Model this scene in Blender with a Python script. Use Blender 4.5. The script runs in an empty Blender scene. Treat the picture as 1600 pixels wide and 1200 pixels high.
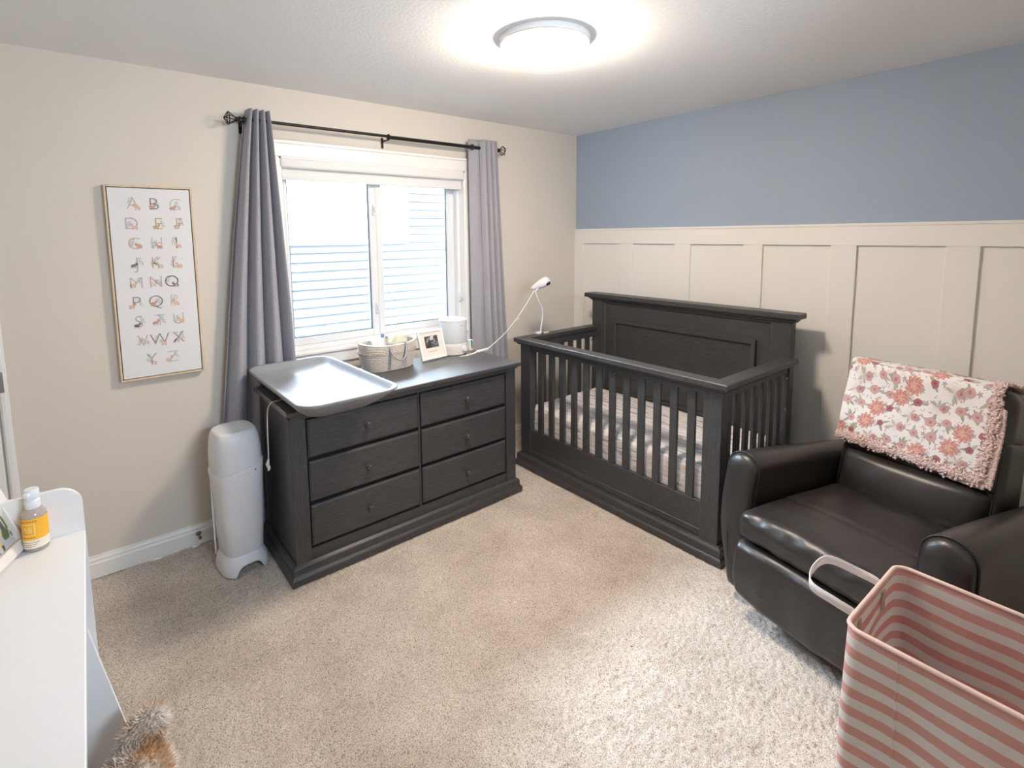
import bpy, bmesh, math, random
import numpy as np
from mathutils import Vector, Matrix, noise as mnoise
random.seed(7); rng = np.random.default_rng(7)
PI = math.pi
S = bpy.context.scene
COL = S.collection

# ------------------------------------------------------------------ camera
cam_d = bpy.data.cameras.new('camera'); cam = bpy.data.objects.new('camera', cam_d); COL.objects.link(cam)
CR = Vector((0.7814832, -0.62384061, -0.01033961)); CU = Vector((0.07714613, 0.0801695, 0.99379139)); CF = Vector((0.61913851, 0.77742893, -0.110778))
cam.matrix_world = Matrix(((CR.x, CU.x, -CF.x, -3.2812785), (CR.y, CU.y, -CF.y, -3.03866721), (CR.z, CU.z, -CF.z, 1.62249425), (0, 0, 0, 1)))
cam_d.sensor_width = 36; cam_d.lens = 804.44 / 1600 * 36
cam_d.shift_x = (800 - 777.32) / 1600; cam_d.shift_y = (457.15 - 600) / 1600
cam_d.clip_start = 0.05
S.camera = cam

# ------------------------------------------------------------------ light and exposure
w = bpy.data.worlds.new('world'); S.world = w; w.use_nodes = True
bg = w.node_tree.nodes['Background']; bg.inputs[0].default_value = (0.65, 0.815, 1.0, 1); bg.inputs[1].default_value = 70.0
S.view_settings.view_transform = 'Standard'; S.view_settings.look = 'None'; S.view_settings.gamma = 1.0
S.view_settings.use_curve_mapping = False; S.view_settings.exposure = 0.50
LAMP = (-1.71, -1.40)
LAMP_EMIT = 95.0
H = 2.44                                     # ceiling height
pl = bpy.data.lights.new('window_portal', 'AREA'); pl.shape = 'RECTANGLE'; pl.size = 1.2; pl.size_y = 1.1
pl.cycles.is_portal = True
po = bpy.data.objects.new('window_portal', pl); COL.objects.link(po); po.location = (-1.78, 0.16, 1.5); po.rotation_euler = (-PI / 2, 0, 0)

pl2 = bpy.data.lights.new('fill_window_portal', 'AREA'); pl2.shape = 'RECTANGLE'; pl2.size = .85; pl2.size_y = .24; pl2.cycles.is_portal = True  # guides daylight through the added rear fill window
po2 = bpy.data.objects.new('fill_window_portal', pl2); COL.objects.link(po2); po2.location = (-2.475, -3.89, 1.90); po2.rotation_euler = (PI / 2, 0, 0)

# ------------------------------------------------------------------ materials
def srgb(r, g, b):
    f = lambda c: (c / 255 / 12.92) if c / 255 <= 0.04045 else ((c / 255 + 0.055) / 1.055) ** 2.4
    return (f(r), f(g), f(b), 1)
class N:
    def __init__(s, name):
        s.m = bpy.data.materials.new(name); s.m.use_nodes = True; s.t = s.m.node_tree
        s.b = s.t.nodes['Principled BSDF']
    def n(s, typ, **k):
        nd = s.t.nodes.new(typ)
        for a, v in k.items():
            if a in nd.inputs.keys(): nd.inputs[a].default_value = v
            else: setattr(nd, a, v)
        return nd
    def l(s, a, b): s.t.links.new(a, b)
def mat(name, col, rough=0.5, spec=0.5, metal=0.0, var=0.0, vscale=8.0, bump=0.0, bscale=200.0, stretch=None, col2=None, sheen=0.0, coat=0.0, trans=0.0, sss=0.0, detail=4.0, emit=None, wscale=None):
    x = N(name); b = x.b
    b.inputs['Base Color'].default_value = col; b.inputs['Roughness'].default_value = rough
    b.inputs['Metallic'].default_value = metal; b.inputs['Specular IOR Level'].default_value = spec
    b.inputs['Sheen Weight'].default_value = sheen; b.inputs['Coat Weight'].default_value = coat; b.inputs['Coat Roughness'].default_value = 0.32
    b.inputs['Transmission Weight'].default_value = trans
    if sss: b.inputs['Subsurface Weight'].default_value = sss; b.inputs['Subsurface Radius'].default_value = (0.02, 0.02, 0.02)
    if emit: b.inputs['Emission Color'].default_value = emit[0]; b.inputs['Emission Strength'].default_value = emit[1]
    tc = x.n('ShaderNodeTexCoord'); src = tc.outputs['Object']
    if stretch:
        mp = x.n('ShaderNodeMapping'); mp.inputs['Scale'].default_value = stretch; x.l(src, mp.inputs[0]); src = mp.outputs[0]
    if var or col2:
        nz = x.n('ShaderNodeTexNoise'); nz.inputs['Scale'].default_value = vscale; nz.inputs['Detail'].default_value = detail; x.l(src, nz.inputs['Vector'])
        rp = x.n('ShaderNodeValToRGB'); rp.color_ramp.elements[0].position = 0.3; rp.color_ramp.elements[1].position = 0.7
        c2 = col2 or tuple(min(1, c * (1 + var)) for c in col[:3]) + (1,)
        c1 = col if col2 else tuple(c * (1 - var) for c in col[:3]) + (1,)
        rp.color_ramp.elements[0].color = c1; rp.color_ramp.elements[1].color = c2
        x.l(nz.outputs['Fac'], rp.inputs[0]); x.l(rp.outputs[0], b.inputs['Base Color'])
    if bump:
        nb = x.n('ShaderNodeTexNoise'); nb.inputs['Scale'].default_value = bscale; nb.inputs['Detail'].default_value = 3; x.l(src, nb.inputs['Vector'])
        bp = x.n('ShaderNodeBump'); bp.inputs['Strength'].default_value = bump; bp.inputs['Distance'].default_value = 0.002
        x.l(nb.outputs['Fac'], bp.inputs['Height']); x.l(bp.outputs[0], b.inputs['Normal'])
    return x.m
M = {}
M['wall'] = mat('beige_wall_paint', (0.71, 0.655, 0.58, 1), 0.75, bump=0.15, bscale=300)
M['blue'] = mat('dusty_blue_paint', (0.355, 0.43, 0.54, 1), 0.7, bump=0.15, bscale=300)
M['white_paint'] = mat('white_trim_paint', (0.87, 0.86, 0.84, 1), 0.35, var=0.01)
M['wains'] = mat('cream_white_wainscot_paint', (0.86, 0.845, 0.81, 1), 0.45, bump=0.05, bscale=120)
M['ceil'] = mat('textured_white_ceiling', (0.93, 0.935, 0.94, 1), 0.85, bump=0.6, bscale=70)
def carpet():
    x = N('beige_carpet'); b = x.b; b.inputs['Roughness'].default_value = 1.0; b.inputs['Specular IOR Level'].default_value = 0.05
    b.inputs['Sheen Weight'].default_value = 0.2
    g = x.n('ShaderNodeTexCoord'); o = g.outputs['Object']
    n1 = x.n('ShaderNodeTexNoise', Scale=250.0, Detail=2.0); x.l(o, n1.inputs['Vector'])
    n2 = x.n('ShaderNodeTexNoise', Scale=3.5, Detail=5.0, Roughness=0.65); x.l(o, n2.inputs['Vector'])
    r1 = x.n('ShaderNodeValToRGB'); e = r1.color_ramp.elements; e[0].position = 0.30; e[0].color = (0.19, 0.145, 0.11, 1); e[1].position = 0.60; e[1].color = (0.74, 0.66, 0.575, 1)
    m = r1.color_ramp.elements.new(0.46); m.color = (0.58, 0.50, 0.425, 1)
    x.l(n1.outputs['Fac'], r1.inputs[0])
    r2 = x.n('ShaderNodeValToRGB'); e = r2.color_ramp.elements; e[0].position = 0.35; e[0].color = (0.80, 0.78, 0.76, 1); e[1].position = 0.62; e[1].color = (1, 1, 1, 1)
    x.l(n2.outputs['Fac'], r2.inputs[0])
    mx = x.n('ShaderNodeMix', data_type='RGBA', blend_type='MULTIPLY'); mx.inputs[0].default_value = 1
    x.l(r1.outputs[0], mx.inputs[6]); x.l(r2.outputs[0], mx.inputs[7]); x.l(mx.outputs[2], b.inputs['Base Color'])
    return x.m
M['carpet'] = carpet()
def wood(name, stretch, coat=0.0):
    x = N(name); b = x.b
    g = x.n('ShaderNodeTexCoord'); mp = x.n('ShaderNodeMapping'); mp.inputs['Scale'].default_value = stretch; x.l(g.outputs['Object'], mp.inputs[0])
    n1 = x.n('ShaderNodeTexNoise', Scale=14.0, Detail=6.0, Roughness=0.7); x.l(mp.outputs[0], n1.inputs['Vector'])
    r = x.n('ShaderNodeValToRGB'); e = r.color_ramp.elements; e[0].position = 0.32; e[0].color = (0.029, 0.029, 0.031, 1); e[1].position = 0.68; e[1].color = (0.070, 0.068, 0.069, 1)
    x.l(n1.outputs['Fac'], r.inputs[0]); x.l(r.outputs[0], b.inputs['Base Color'])
    b.inputs['Roughness'].default_value = 0.42; b.inputs['Specular IOR Level'].default_value = 0.5; b.inputs['Coat Weight'].default_value = coat; b.inputs['Coat Roughness'].default_value = 0.3
    bp = x.n('ShaderNodeBump'); bp.inputs['Strength'].default_value = 0.35; bp.inputs['Distance'].default_value = 0.001; x.l(n1.outputs['Fac'], bp.inputs['Height']); x.l(bp.outputs[0], b.inputs['Normal'])
    return x.m
M['wx'] = wood('charcoal_stained_wood_grain_across', (1.5, 14, 14))
M['wy'] = wood('charcoal_stained_wood_grain_lengthwise', (14, 1.5, 14))
M['wtop'] = wood('charcoal_stained_wood_varnished_top', (1.5, 14, 14), 0.9)
M['wz'] = wood('charcoal_stained_wood_grain_upright', (14, 14, 1.5))
M['black_metal'] = mat('black_metal', (0.012, 0.012, 0.013, 1), 0.4, metal=0.3)
def fabric(name, c, c2, scale=900, rough=0.9, trans=0.0):
    x = N(name); b = x.b; b.inputs['Roughness'].default_value = rough; b.inputs['Sheen Weight'].default_value = 0.3; b.inputs['Specular IOR Level'].default_value = 0.15
    g = x.n('ShaderNodeTexCoord'); mp = x.n('ShaderNodeMapping'); mp.inputs['Scale'].default_value = (1, 1, 0.35); x.l(g.outputs['Object'], mp.inputs[0])
    n1 = x.n('ShaderNodeTexNoise', Scale=float(scale), Detail=2.0); x.l(mp.outputs[0], n1.inputs['Vector'])
    r = x.n('ShaderNodeValToRGB'); e = r.color_ramp.elements; e[0].position = 0.35; e[0].color = c; e[1].position = 0.65; e[1].color = c2
    x.l(n1.outputs['Fac'], r.inputs[0]); x.l(r.outputs[0], b.inputs['Base Color'])
    bp = x.n('ShaderNodeBump'); bp.inputs['Strength'].default_value = 0.3; bp.inputs['Distance'].default_value = 0.001; x.l(n1.outputs['Fac'], bp.inputs['Height']); x.l(bp.outputs[0], b.inputs['Normal'])
    if trans:
        t = x.n('ShaderNodeBsdfTranslucent'); x.l(r.outputs[0], t.inputs[0]); mx = x.n('ShaderNodeMixShader'); mx.inputs[0].default_value = trans
        x.l(b.outputs[0], mx.inputs[1]); x.l(t.outputs[0], mx.inputs[2]); x.l(mx.outputs[0], x.t.nodes['Material Output'].inputs[0])
    return x.m
M['curtain'] = fabric('grey_linen_weave', (0.34, 0.335, 0.37, 1), (0.48, 0.47, 0.51, 1), 500, trans=0.12)
M['vinyl'] = mat('white_window_vinyl', (0.80, 0.82, 0.84, 1), 0.3, bump=0.02)
M['gasket'] = mat('slate_window_gasket', (0.12, 0.17, 0.22, 1), 0.5)
M['blind'] = mat('white_roller_blind', (0.78, 0.77, 0.76, 1), 0.6, bump=0.05)
def glass():
    x = N('window_glass'); t = x.n('ShaderNodeBsdfTransparent'); g = x.n('ShaderNodeBsdfGlossy'); g.inputs['Roughness'].default_value = 0.02
    fr = x.n('ShaderNodeFresnel'); fr.inputs[0].default_value = 1.45; mx = x.n('ShaderNodeMixShader')
    x.l(fr.outputs[0], mx.inputs[0]); x.l(t.outputs[0], mx.inputs[1]); x.l(g.outputs[0], mx.inputs[2]); x.l(mx.outputs[0], x.t.nodes['Material Output'].inputs[0]); return x.m
M['glass'] = glass()
M['siding'] = mat('pale_grey_siding', (0.027, 0.028, 0.031, 1), 0.6, var=0.04, vscale=3, bump=0.2, bscale=40, stretch=(0.2, 1, 3))
M['ext_white'] = mat('white_exterior_trim', (0.85, 0.85, 0.85, 1), 0.5, var=0.01)
M['frost'] = mat('frosted_far_window', (0.72, 0.74, 0.76, 1), 0.3, var=0.02)
M['snow'] = mat('snow_bounce_ground', (0.8, 0.82, 0.85, 1), 0.9, var=0.1, vscale=20)
M['oak'] = mat('pale_oak', (0.68, 0.53, 0.36, 1), 0.5, var=0.12, vscale=12, stretch=(3, 3, 0.6))
M['dark_gap'] = mat('dark_brown_gap', (0.05, 0.035, 0.03, 1), 0.8, var=0.05)
M['canvas'] = mat('white_canvas', (0.80, 0.79, 0.79, 1), 0.8, bump=0.2, bscale=600)
M['tray'] = mat('grey_moulded_foam', (0.25, 0.265, 0.29, 1), 0.48, spec=1.0, coat=0.6, bump=0.03, bscale=90)
M['white_plastic'] = mat('white_plastic', (0.76, 0.77, 0.80, 1), 0.32, bump=0.02, bscale=50)
M['warm_plastic'] = mat('warm_white_plastic', (0.80, 0.75, 0.70, 1), 0.4, bump=0.02, bscale=50)
M['tank'] = mat('frosted_water_tank', (0.82, 0.86, 0.9, 1), 0.25, trans=0.25)
M['cable'] = mat('white_cable', (0.85, 0.82, 0.78, 1), 0.5)
M['rope'] = mat('cream_cotton_rope', (0.60, 0.54, 0.47, 1), 0.9, var=0.15, vscale=120, bump=0.5, bscale=400)
M['rope_grey'] = mat('grey_cotton_strap', (0.38, 0.38, 0.42, 1), 0.9, var=0.15, vscale=150, bump=0.4)
M['leather'] = mat('dark_brown_leather', (0.027, 0.023, 0.022, 1), 0.33, spec=0.55, var=0.12, vscale=30, bump=0.22, bscale=260)
M['piping'] = mat('black_leather_piping', (0.012, 0.011, 0.011, 1), 0.45, bump=0.1)
M['thread'] = mat('tan_stitching', (0.24, 0.19, 0.14, 1), 0.8)
M['sherpa'] = mat('pink_sherpa', (0.84, 0.64, 0.61, 1), 0.95, var=0.12, vscale=90, bump=0.6, bscale=300, sheen=0.5)
M['desk'] = mat('white_laminate', (0.82, 0.81, 0.80, 1), 0.35, bump=0.01)
M['steel'] = mat('brushed_steel', (0.42, 0.42, 0.42, 1), 0.35, metal=1.0, var=0.05)
M['brass'] = mat('antique_bronze', (0.25, 0.19, 0.13, 1), 0.4, metal=0.9, var=0.1)
M['dome'] = mat('lit_frosted_glass_dome', (0.9, 0.85, 0.75, 1), 0.4, emit=((1.0, 0.84, 0.68, 1), LAMP_EMIT))
M['nickel'] = mat('satin_nickel', (0.6, 0.58, 0.55, 1), 0.3, metal=1.0)
M['lens'] = mat('black_lens', (0.005, 0.005, 0.006, 1), 0.1)
M['strap'] = mat('white_webbing', (0.80, 0.77, 0.78, 1), 0.85, bump=0.3, bscale=500)

def stripe_mat():
    x = N('pink_and_white_striped_canvas'); b = x.b; b.inputs['Roughness'].default_value = 0.9; b.inputs['Specular IOR Level'].default_value = 0.1
    g = x.n('ShaderNodeTexCoord'); sp = x.n('ShaderNodeSeparateXYZ'); x.l(g.outputs['Object'], sp.inputs[0])
    nz = x.n('ShaderNodeTexNoise', Scale=6.0, Detail=1.0); x.l(g.outputs['Object'], nz.inputs['Vector'])
    a = x.n('ShaderNodeMath', operation='MULTIPLY_ADD'); x.l(nz.outputs['Fac'], a.inputs[0]); a.inputs[1].default_value = 0.014; x.l(sp.outputs['Z'], a.inputs[2])
    d = x.n('ShaderNodeMath', operation='DIVIDE'); x.l(a.outputs[0], d.inputs[0]); d.inputs[1].default_value = 0.053
    f = x.n('ShaderNodeMath', operation='FRACT'); x.l(d.outputs[0], f.inputs[0])
    r = x.n('ShaderNodeValToRGB'); e = r.color_ramp.elements; e[0].position = 0.0; e[0].color = (0.76, 0.44, 0.39, 1); e[1].position = 0.5; e[1].color = (0.85, 0.82, 0.78, 1)
    e2 = r.color_ramp.elements.new(0.47); e2.color = (0.76, 0.44, 0.39, 1); r.color_ramp.elements.new(0.985).color = (0.85, 0.82, 0.78, 1); r.color_ramp.elements.new(1.0).color = (0.76, 0.44, 0.39, 1)
    x.l(f.outputs[0], r.inputs[0]); x.l(r.outputs[0], b.inputs['Base Color'])
    w2 = x.n('ShaderNodeTexNoise', Scale=700.0); x.l(g.outputs['Object'], w2.inputs['Vector'])
    bp = x.n('ShaderNodeBump'); bp.inputs['Strength'].default_value = 0.3; bp.inputs['Distance'].default_value = 0.001; x.l(w2.outputs['Fac'], bp.inputs['Height']); x.l(bp.outputs[0], b.inputs['Normal'])
    t = x.n('ShaderNodeBsdfTranslucent'); x.l(r.outputs[0], t.inputs[0]); mx = x.n('ShaderNodeMixShader'); mx.inputs[0].default_value = 0.3
    x.l(b.outputs[0], mx.inputs[1]); x.l(t.outputs[0], mx.inputs[2]); x.l(mx.outputs[0], x.t.nodes['Material Output'].inputs[0])
    return x.m
M['stripe'] = stripe_mat()
def sheet_mat():
    x = N('pale_waved_print_sheet'); b = x.b; b.inputs['Roughness'].default_value = 0.9; b.inputs['Specular IOR Level'].default_value = 0.1
    g = x.n('ShaderNodeTexCoord'); mp = x.n('ShaderNodeMapping'); mp.inputs['Scale'].default_value = (1.0, 0.12, 1.0); x.l(g.outputs['Object'], mp.inputs[0])
    n1 = x.n('ShaderNodeTexNoise', Scale=42.0, Detail=3.0, Distortion=0.6); x.l(mp.outputs[0], n1.inputs['Vector'])
    r = x.n('ShaderNodeValToRGB'); e = r.color_ramp.elements; e[0].position = 0.33; e[0].color = (0.38, 0.37, 0.44, 1); e[1].position = 0.52; e[1].color = (0.88, 0.86, 0.86, 1)
    r.color_ramp.elements.new(0.62).color = (0.70, 0.60, 0.56, 1); r.color_ramp.elements.new(0.70).color = (0.88, 0.86, 0.86, 1)
    x.l(n1.outputs['Fac'], r.inputs[0]); x.l(r.outputs[0], b.inputs['Base Color']); return x.m
M['sheet'] = sheet_mat()
def attr_mat(name, rough=0.9):
    x = N(name); b = x.b; b.inputs['Roughness'].default_value = rough; b.inputs['Specular IOR Level'].default_value = 0.1
    a = x.n('ShaderNodeAttribute'); a.attribute_name = 'print'; x.l(a.outputs['Color'], b.inputs['Base Color'])
    g = x.n('ShaderNodeTexCoord'); n1 = x.n('ShaderNodeTexNoise', Scale=500.0); x.l(g.outputs['Object'], n1.inputs['Vector'])
    bp = x.n('ShaderNodeBump'); bp.inputs['Strength'].default_value = 0.2; bp.inputs['Distance'].default_value = 0.001; x.l(n1.outputs['Fac'], bp.inputs['Height']); x.l(bp.outputs[0], b.inputs['Normal'])
    return x.m
M['floral'] = attr_mat('white_fabric_with_rose_print')
M['photo'] = attr_mat('printed_paper', 0.5)
_cm = {}
def cmat(c, rough=0.7):
    k = tuple(c)
    if k not in _cm: _cm[k] = mat('print_colour', srgb(*c), rough, var=0.06, vscale=60)
    return _cm[k]

# ------------------------------------------------------------------ object helpers
def link(name, me, parent=None, **k):
    o = bpy.data.objects.new(name, me); COL.objects.link(o)
    if parent: o.parent = parent
    for a, v in k.items(): o[a] = v
    return o
def pmat(p):
    m = p.matrix_basis.copy()
    while p.parent: p = p.parent; m = p.matrix_basis @ m
    return m
def obj(name, bm, m, parent=None, world=False, smooth=False, **k):
    """one mesh object; world=True when the shape is given in room coordinates"""
    if world and parent: bm.transform(pmat(parent).inverted())
    bmesh.ops.recalc_face_normals(bm, faces=bm.faces)
    me = bpy.data.meshes.new(name); bm.to_mesh(me); bm.free()
    for x in (m if isinstance(m, (list, tuple)) else [m]): me.materials.append(x)
    if smooth:
        me.polygons.foreach_set('use_smooth', [True] * len(me.polygons))
        if smooth != 'all':
            try: me.set_sharp_from_angle(angle=math.radians(38))
            except Exception: pass
    return link(name, me, parent, **k)
def thing(name, label, cat, loc=(0, 0, 0), rotz=0, group=None):
    o = link(name, None); o.location = loc; o.rotation_euler = (0, 0, rotz); o['label'] = label; o['category'] = cat
    if group: o['group'] = group
    return o
def root_mesh(o, label, cat, group=None):
    o['label'] = label; o['category'] = cat
    if group: o['group'] = group
    return o
def settle(o, base):
    """put a parentless mesh's origin at its base"""
    o.data.transform(Matrix.Translation(-Vector(base))); o.location = base
    return o
def B(): return bmesh.new()
def box(bm, x0, x1, y0, y1, z0, z1, bev=0.0, seg=1, mi=0, R=None):
    b = bmesh.new(); vs = [b.verts.new((x, y, z)) for x in (x0, x1) for y in (y0, y1) for z in (z0, z1)]
    for f in ((0, 1, 3, 2), (4, 6, 7, 5), (0, 4, 5, 1), (2, 3, 7, 6), (0, 2, 6, 4), (1, 5, 7, 3)): b.faces.new([vs[i] for i in f])
    if bev: bmesh.ops.bevel(b, geom=b.edges[:], offset=bev, segments=seg, affect='EDGES', profile=0.5)
    if R is not None: b.transform(R)
    return merge(bm, b, mi)
def merge(bm, b, mi=0):
    b.verts.index_update(); m = [bm.verts.new(v.co) for v in b.verts]
    for f in b.faces:
        nf = bm.faces.new([m[v.index] for v in f.verts]); nf.material_index = mi
    b.free(); return m
def loft(bm, rings, cap0=True, cap1=True, closed=True, mi=0):
    rs = [[bm.verts.new(p) for p in r] for r in rings]; n = len(rs[0])
    for a, b in zip(rs, rs[1:]):
        for i in range(n if closed else n - 1):
            j = (i + 1) % n
            try: bm.faces.new((a[i], a[j], b[j], b[i])).material_index = mi
            except ValueError: pass
    if cap0: bm.faces.new(rs[0][::-1]).material_index = mi
    if cap1: bm.faces.new(rs[-1]).material_index = mi
    return rs
def rect_loft(bm, x0, x1, y0, y1, prof, back=True):
    """mitred moulding round front(y0) and both ends; prof = (z, inset); the back stays at y1"""
    loft(bm, [[(x0 + i, y0 + i, z), (x1 - i, y0 + i, z), (x1 - i, y1 - (i if not back else 0), z), (x0 + i, y1 - (i if not back else 0), z)] for z, i in prof])
def ring(c, r, n, axis='z', r2=None, ph=0):
    r2 = r2 or r; o = []
    for i in range(n):
        a = 2 * PI * i / n + ph; u, v = r * math.cos(a), r2 * math.sin(a)
        o.append((c[0] + u, c[1] + v, c[2]) if axis == 'z' else (c[0] + u, c[1], c[2] + v) if axis == 'y' else (c[0], c[1] + u, c[2] + v))
    return o
def lathe(bm, c, prof, n=24, axis='z', mi=0, cap0=True, cap1=True):
    """prof = (radius, height along the axis)"""
    rs = []
    for r, h in prof:
        cc = (c[0], c[1], c[2] + h) if axis == 'z' else (c[0], c[1] + h, c[2]) if axis == 'y' else (c[0] + h, c[1], c[2])
        rs.append(ring(cc, max(r, 1e-4), n, axis))
    loft(bm, rs, cap0, cap1, mi=mi)
def smooth_path(pts, k=6):
    pts = [Vector(p) for p in pts]; out = []
    for i in range(len(pts) - 1):
        p0 = pts[max(i - 1, 0)]; p1 = pts[i]; p2 = pts[i + 1]; p3 = pts[min(i + 2, len(pts) - 1)]
        for j in range(k):
            t = j / k
            out.append(0.5 * ((2 * p1) + (p2 - p0) * t + (2 * p0 - 5 * p1 + 4 * p2 - p3) * t * t + (3 * p1 - p0 - 3 * p2 + p3) * t ** 3))
    out.append(pts[-1]); return out
def tube(bm, pts, r, n=8, closed=False, mi=0, flat=1.0, up=None):
    pts = [Vector(p) for p in pts]; m = len(pts); rs = []
    pr = Vector(up) if up else Vector((0.13, 0.2, 0.97))
    for i in range(m):
        t = (pts[(i + 1) % m] - pts[i - 1]) if closed else (pts[min(i + 1, m - 1)] - pts[max(i - 1, 0)])
        t.normalize(); a = t.cross(pr)
        if a.length < 1e-4: a = t.cross(Vector((1, 0, 0)))
        a.normalize(); b = a.cross(t).normalized(); pr = b if not up else pr
        rr = r[i] if isinstance(r, (list, tuple)) else r
        rs.append([pts[i] + a * (rr * math.cos(2 * PI * k / n)) + b * (rr * flat * math.sin(2 * PI * k / n)) for k in range(n)])
    if closed: rs.append(rs[0]); loft(bm, rs, False, False, mi=mi); bmesh.ops.remove_doubles(bm, verts=bm.verts, dist=1e-6)
    else: loft(bm, rs, mi=mi)
def rrect(cx, cy, hw, hd, r, z, n=6):
    o = []; r = min(r, hw, hd)
    for qx, qy, a0 in ((1, 1, 0), (-1, 1, 90), (-1, -1, 180), (1, -1, 270)):
        for i in range(n + 1):
            a = math.radians(a0 + 90 * i / n); o.append((cx + qx * (hw - r) + r * math.cos(a), cy + qy * (hd - r) + r * math.sin(a), z))
    return o
def rbox(bm, lo, hi, r, n=10, k=5, fn=None, mi=0):
    """rounded block whose surface grid can be pushed about by fn(x, y, z in -1..1, point)"""
    c = [(a + b) / 2 for a, b in zip(lo, hi)]; d = [(b - a) / 2 for a, b in zip(lo, hi)]
    def ticks(D):
        e = [r * math.tan(math.radians(45 * i / k)) for i in range(1, k + 1)]; inner = D - r
        m = max(2, n); mid = [-inner + 2 * inner * i / m for i in range(m + 1)]
        return [-inner - x for x in e[::-1]] + mid + [inner + x for x in e]
    T = [ticks(D) for D in d]; cache = {}
    def V(i, j, l):
        key = (i, j, l)
        if key not in cache:
            p = Vector((T[0][i], T[1][j], T[2][l])); q = Vector([max(-(D - r), min(D - r, a)) for a, D in zip(p, d)])
            v = p - q
            p2 = q + v.normalized() * r if v.length > 1e-9 else p
            u = [a / D for a, D in zip(p2, d)]; P = Vector((p2.x + c[0], p2.y + c[1], p2.z + c[2]))
            if fn: P = fn(u[0], u[1], u[2], P)
            cache[key] = bm.verts.new(P)
        return cache[key]
    L = [len(t) - 1 for t in T]
    for ax in range(3):
        a, b = [(1, 2), (0, 2), (0, 1)][ax]
        for side in (0, L[ax]):
            for i in range(L[a]):
                for j in range(L[b]):
                    q = []
                    for di, dj in ((0, 0), (1, 0), (1, 1), (0, 1)):
                        t = [0, 0, 0]; t[ax] = side; t[a] = i + di; t[b] = j + dj; q.append(V(*t))
                    bm.faces.new(q).material_index = mi
def grid(bm, nu, nv, fn, mi=0):
    vs = [[bm.verts.new(fn(i / nu, j / nv)) for j in range(nv + 1)] for i in range(nu + 1)]
    for i in range(nu):
        for j in range(nv): bm.faces.new((vs[i][j], vs[i + 1][j], vs[i + 1][j + 1], vs[i][j + 1])).material_index = mi
    return vs
def nz3(x, y, z): return mnoise.noise(Vector((x, y, z)))
def np_mesh(name, V, F, mats, smooth=True):
    me = bpy.data.meshes.new(name); V = np.asarray(V, np.float32); F = np.asarray(F, np.int32); k = F.shape[1]
    me.vertices.add(len(V)); me.vertices.foreach_set('co', V.ravel())
    me.loops.add(F.size); me.loops.foreach_set('vertex_index', F.ravel())
    me.polygons.add(len(F)); me.polygons.foreach_set('loop_start', np.arange(0, F.size, k, dtype=np.int32)); me.polygons.foreach_set('loop_total', np.full(len(F), k, np.int32))
    me.update(calc_edges=True); me.validate()
    if smooth: me.polygons.foreach_set('use_smooth', np.ones(len(me.polygons), bool))
    for m in mats: me.materials.append(m)
    return me
def tufts(P, size, seed=1, nrm=None, elong=1.0):
    """little irregular eight-sided tufts at points P"""
    r = np.random.default_rng(seed); P = np.asarray(P, float); n = len(P)
    base = np.array([(1, 0, 0), (-1, 0, 0), (0, 1, 0), (0, -1, 0), (0, 0, 1), (0, 0, -1)], float)
    Q = r.normal(size=(n, 3, 3)); Q, _ = np.linalg.qr(Q)
    sc = size * r.uniform(0.6, 1.3, (n, 6, 1)) * np.where(np.arange(6)[None, :, None] < 2, elong, 1.0)
    V = (np.einsum('nij,kj->nki', Q, base) * sc + P[:, None, :]).reshape(-1, 3)
    f = np.array([(0, 2, 4), (2, 1, 4), (1, 3, 4), (3, 0, 4), (2, 0, 5), (1, 2, 5), (3, 1, 5), (0, 3, 5)])
    return V, (f[None] + (np.arange(n) * 6)[:, None, None]).reshape(-1, 3)

# ================================================================== the room
XL, YB = -4.35, -3.75                        # unseen left and rear walls
# floor: carpet with a real cropped pile relief
st = 0.0075; nx = int(-XL / st); ny = int(-YB / st)
gx, gy = np.meshgrid(np.linspace(XL, 0, nx + 1), np.linspace(YB, 0, ny + 1), indexing='ij')
gz = rng.uniform(-0.0085, 0.0005, gx.shape)
gz += -0.002 + 0.0015 * np.sin(gx * 9 + 1.3 * np.sin(gy * 5)) * np.sin(gy * 7)
V = np.stack([gx + rng.uniform(-.003, .003, gx.shape), gy + rng.uniform(-.003, .003, gx.shape), gz], -1).reshape(-1, 3)
ii = (np.arange(nx)[:, None] * (ny + 1) + np.arange(ny)[None]).ravel()
F4 = np.stack([ii, ii + ny + 1, ii + ny + 2, ii + 1], -1)
link('floor', np_mesh('floor', V, F4, [M['carpet']]), kind='structure')
b = B(); box(b, XL, 0.0, YB, 0.0, H, H + 0.1); obj('ceiling', b, M['ceil'], kind='structure')
# window wall with its opening
WX0, WX1, WZ0, WZ1 = -2.407, -1.155, 0.935, 2.07
b = B()
for q in ((XL - .1, WX0, -.02, H + .1), (WX1, 0.1, -.02, H + .1), (WX0, WX1, -.02, WZ0), (WX0, WX1, WZ1, H + .1)): box(b, q[0], q[1], 0, 0.14, q[2], q[3])
wall_back = obj('wall_back', b, M['wall'], kind='structure')
b = B(); box(b, 0, 0.12, YB - .1, 0, 1.666, H + .1); wall_right = obj('wall_right', b, M['blue'], kind='structure')
b = B(); box(b, 0, 0.12, YB - .1, 0, -.02, 1.666); wp = obj('wainscot_board', b, M['wains'], wall_right)
b = B(); box(b, XL - .12, XL, YB - .1, 0, -.02, H + .1); obj('wall_left', b, M['wall'], kind='structure')
RW = (-2.90, -2.05, 1.78, 2.02)             # added unseen window, sized to let cool fill light in from behind
b = B()
for q in ((XL, RW[0], -.02, H + .1), (RW[1], 0, -.02, H + .1), (RW[0], RW[1], -.02, RW[2]), (RW[0], RW[1], RW[3], H + .1)): box(b, q[0], q[1], YB - .12, YB, q[2], q[3])
obj('wall_front', b, M['wall'], kind='structure')
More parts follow.
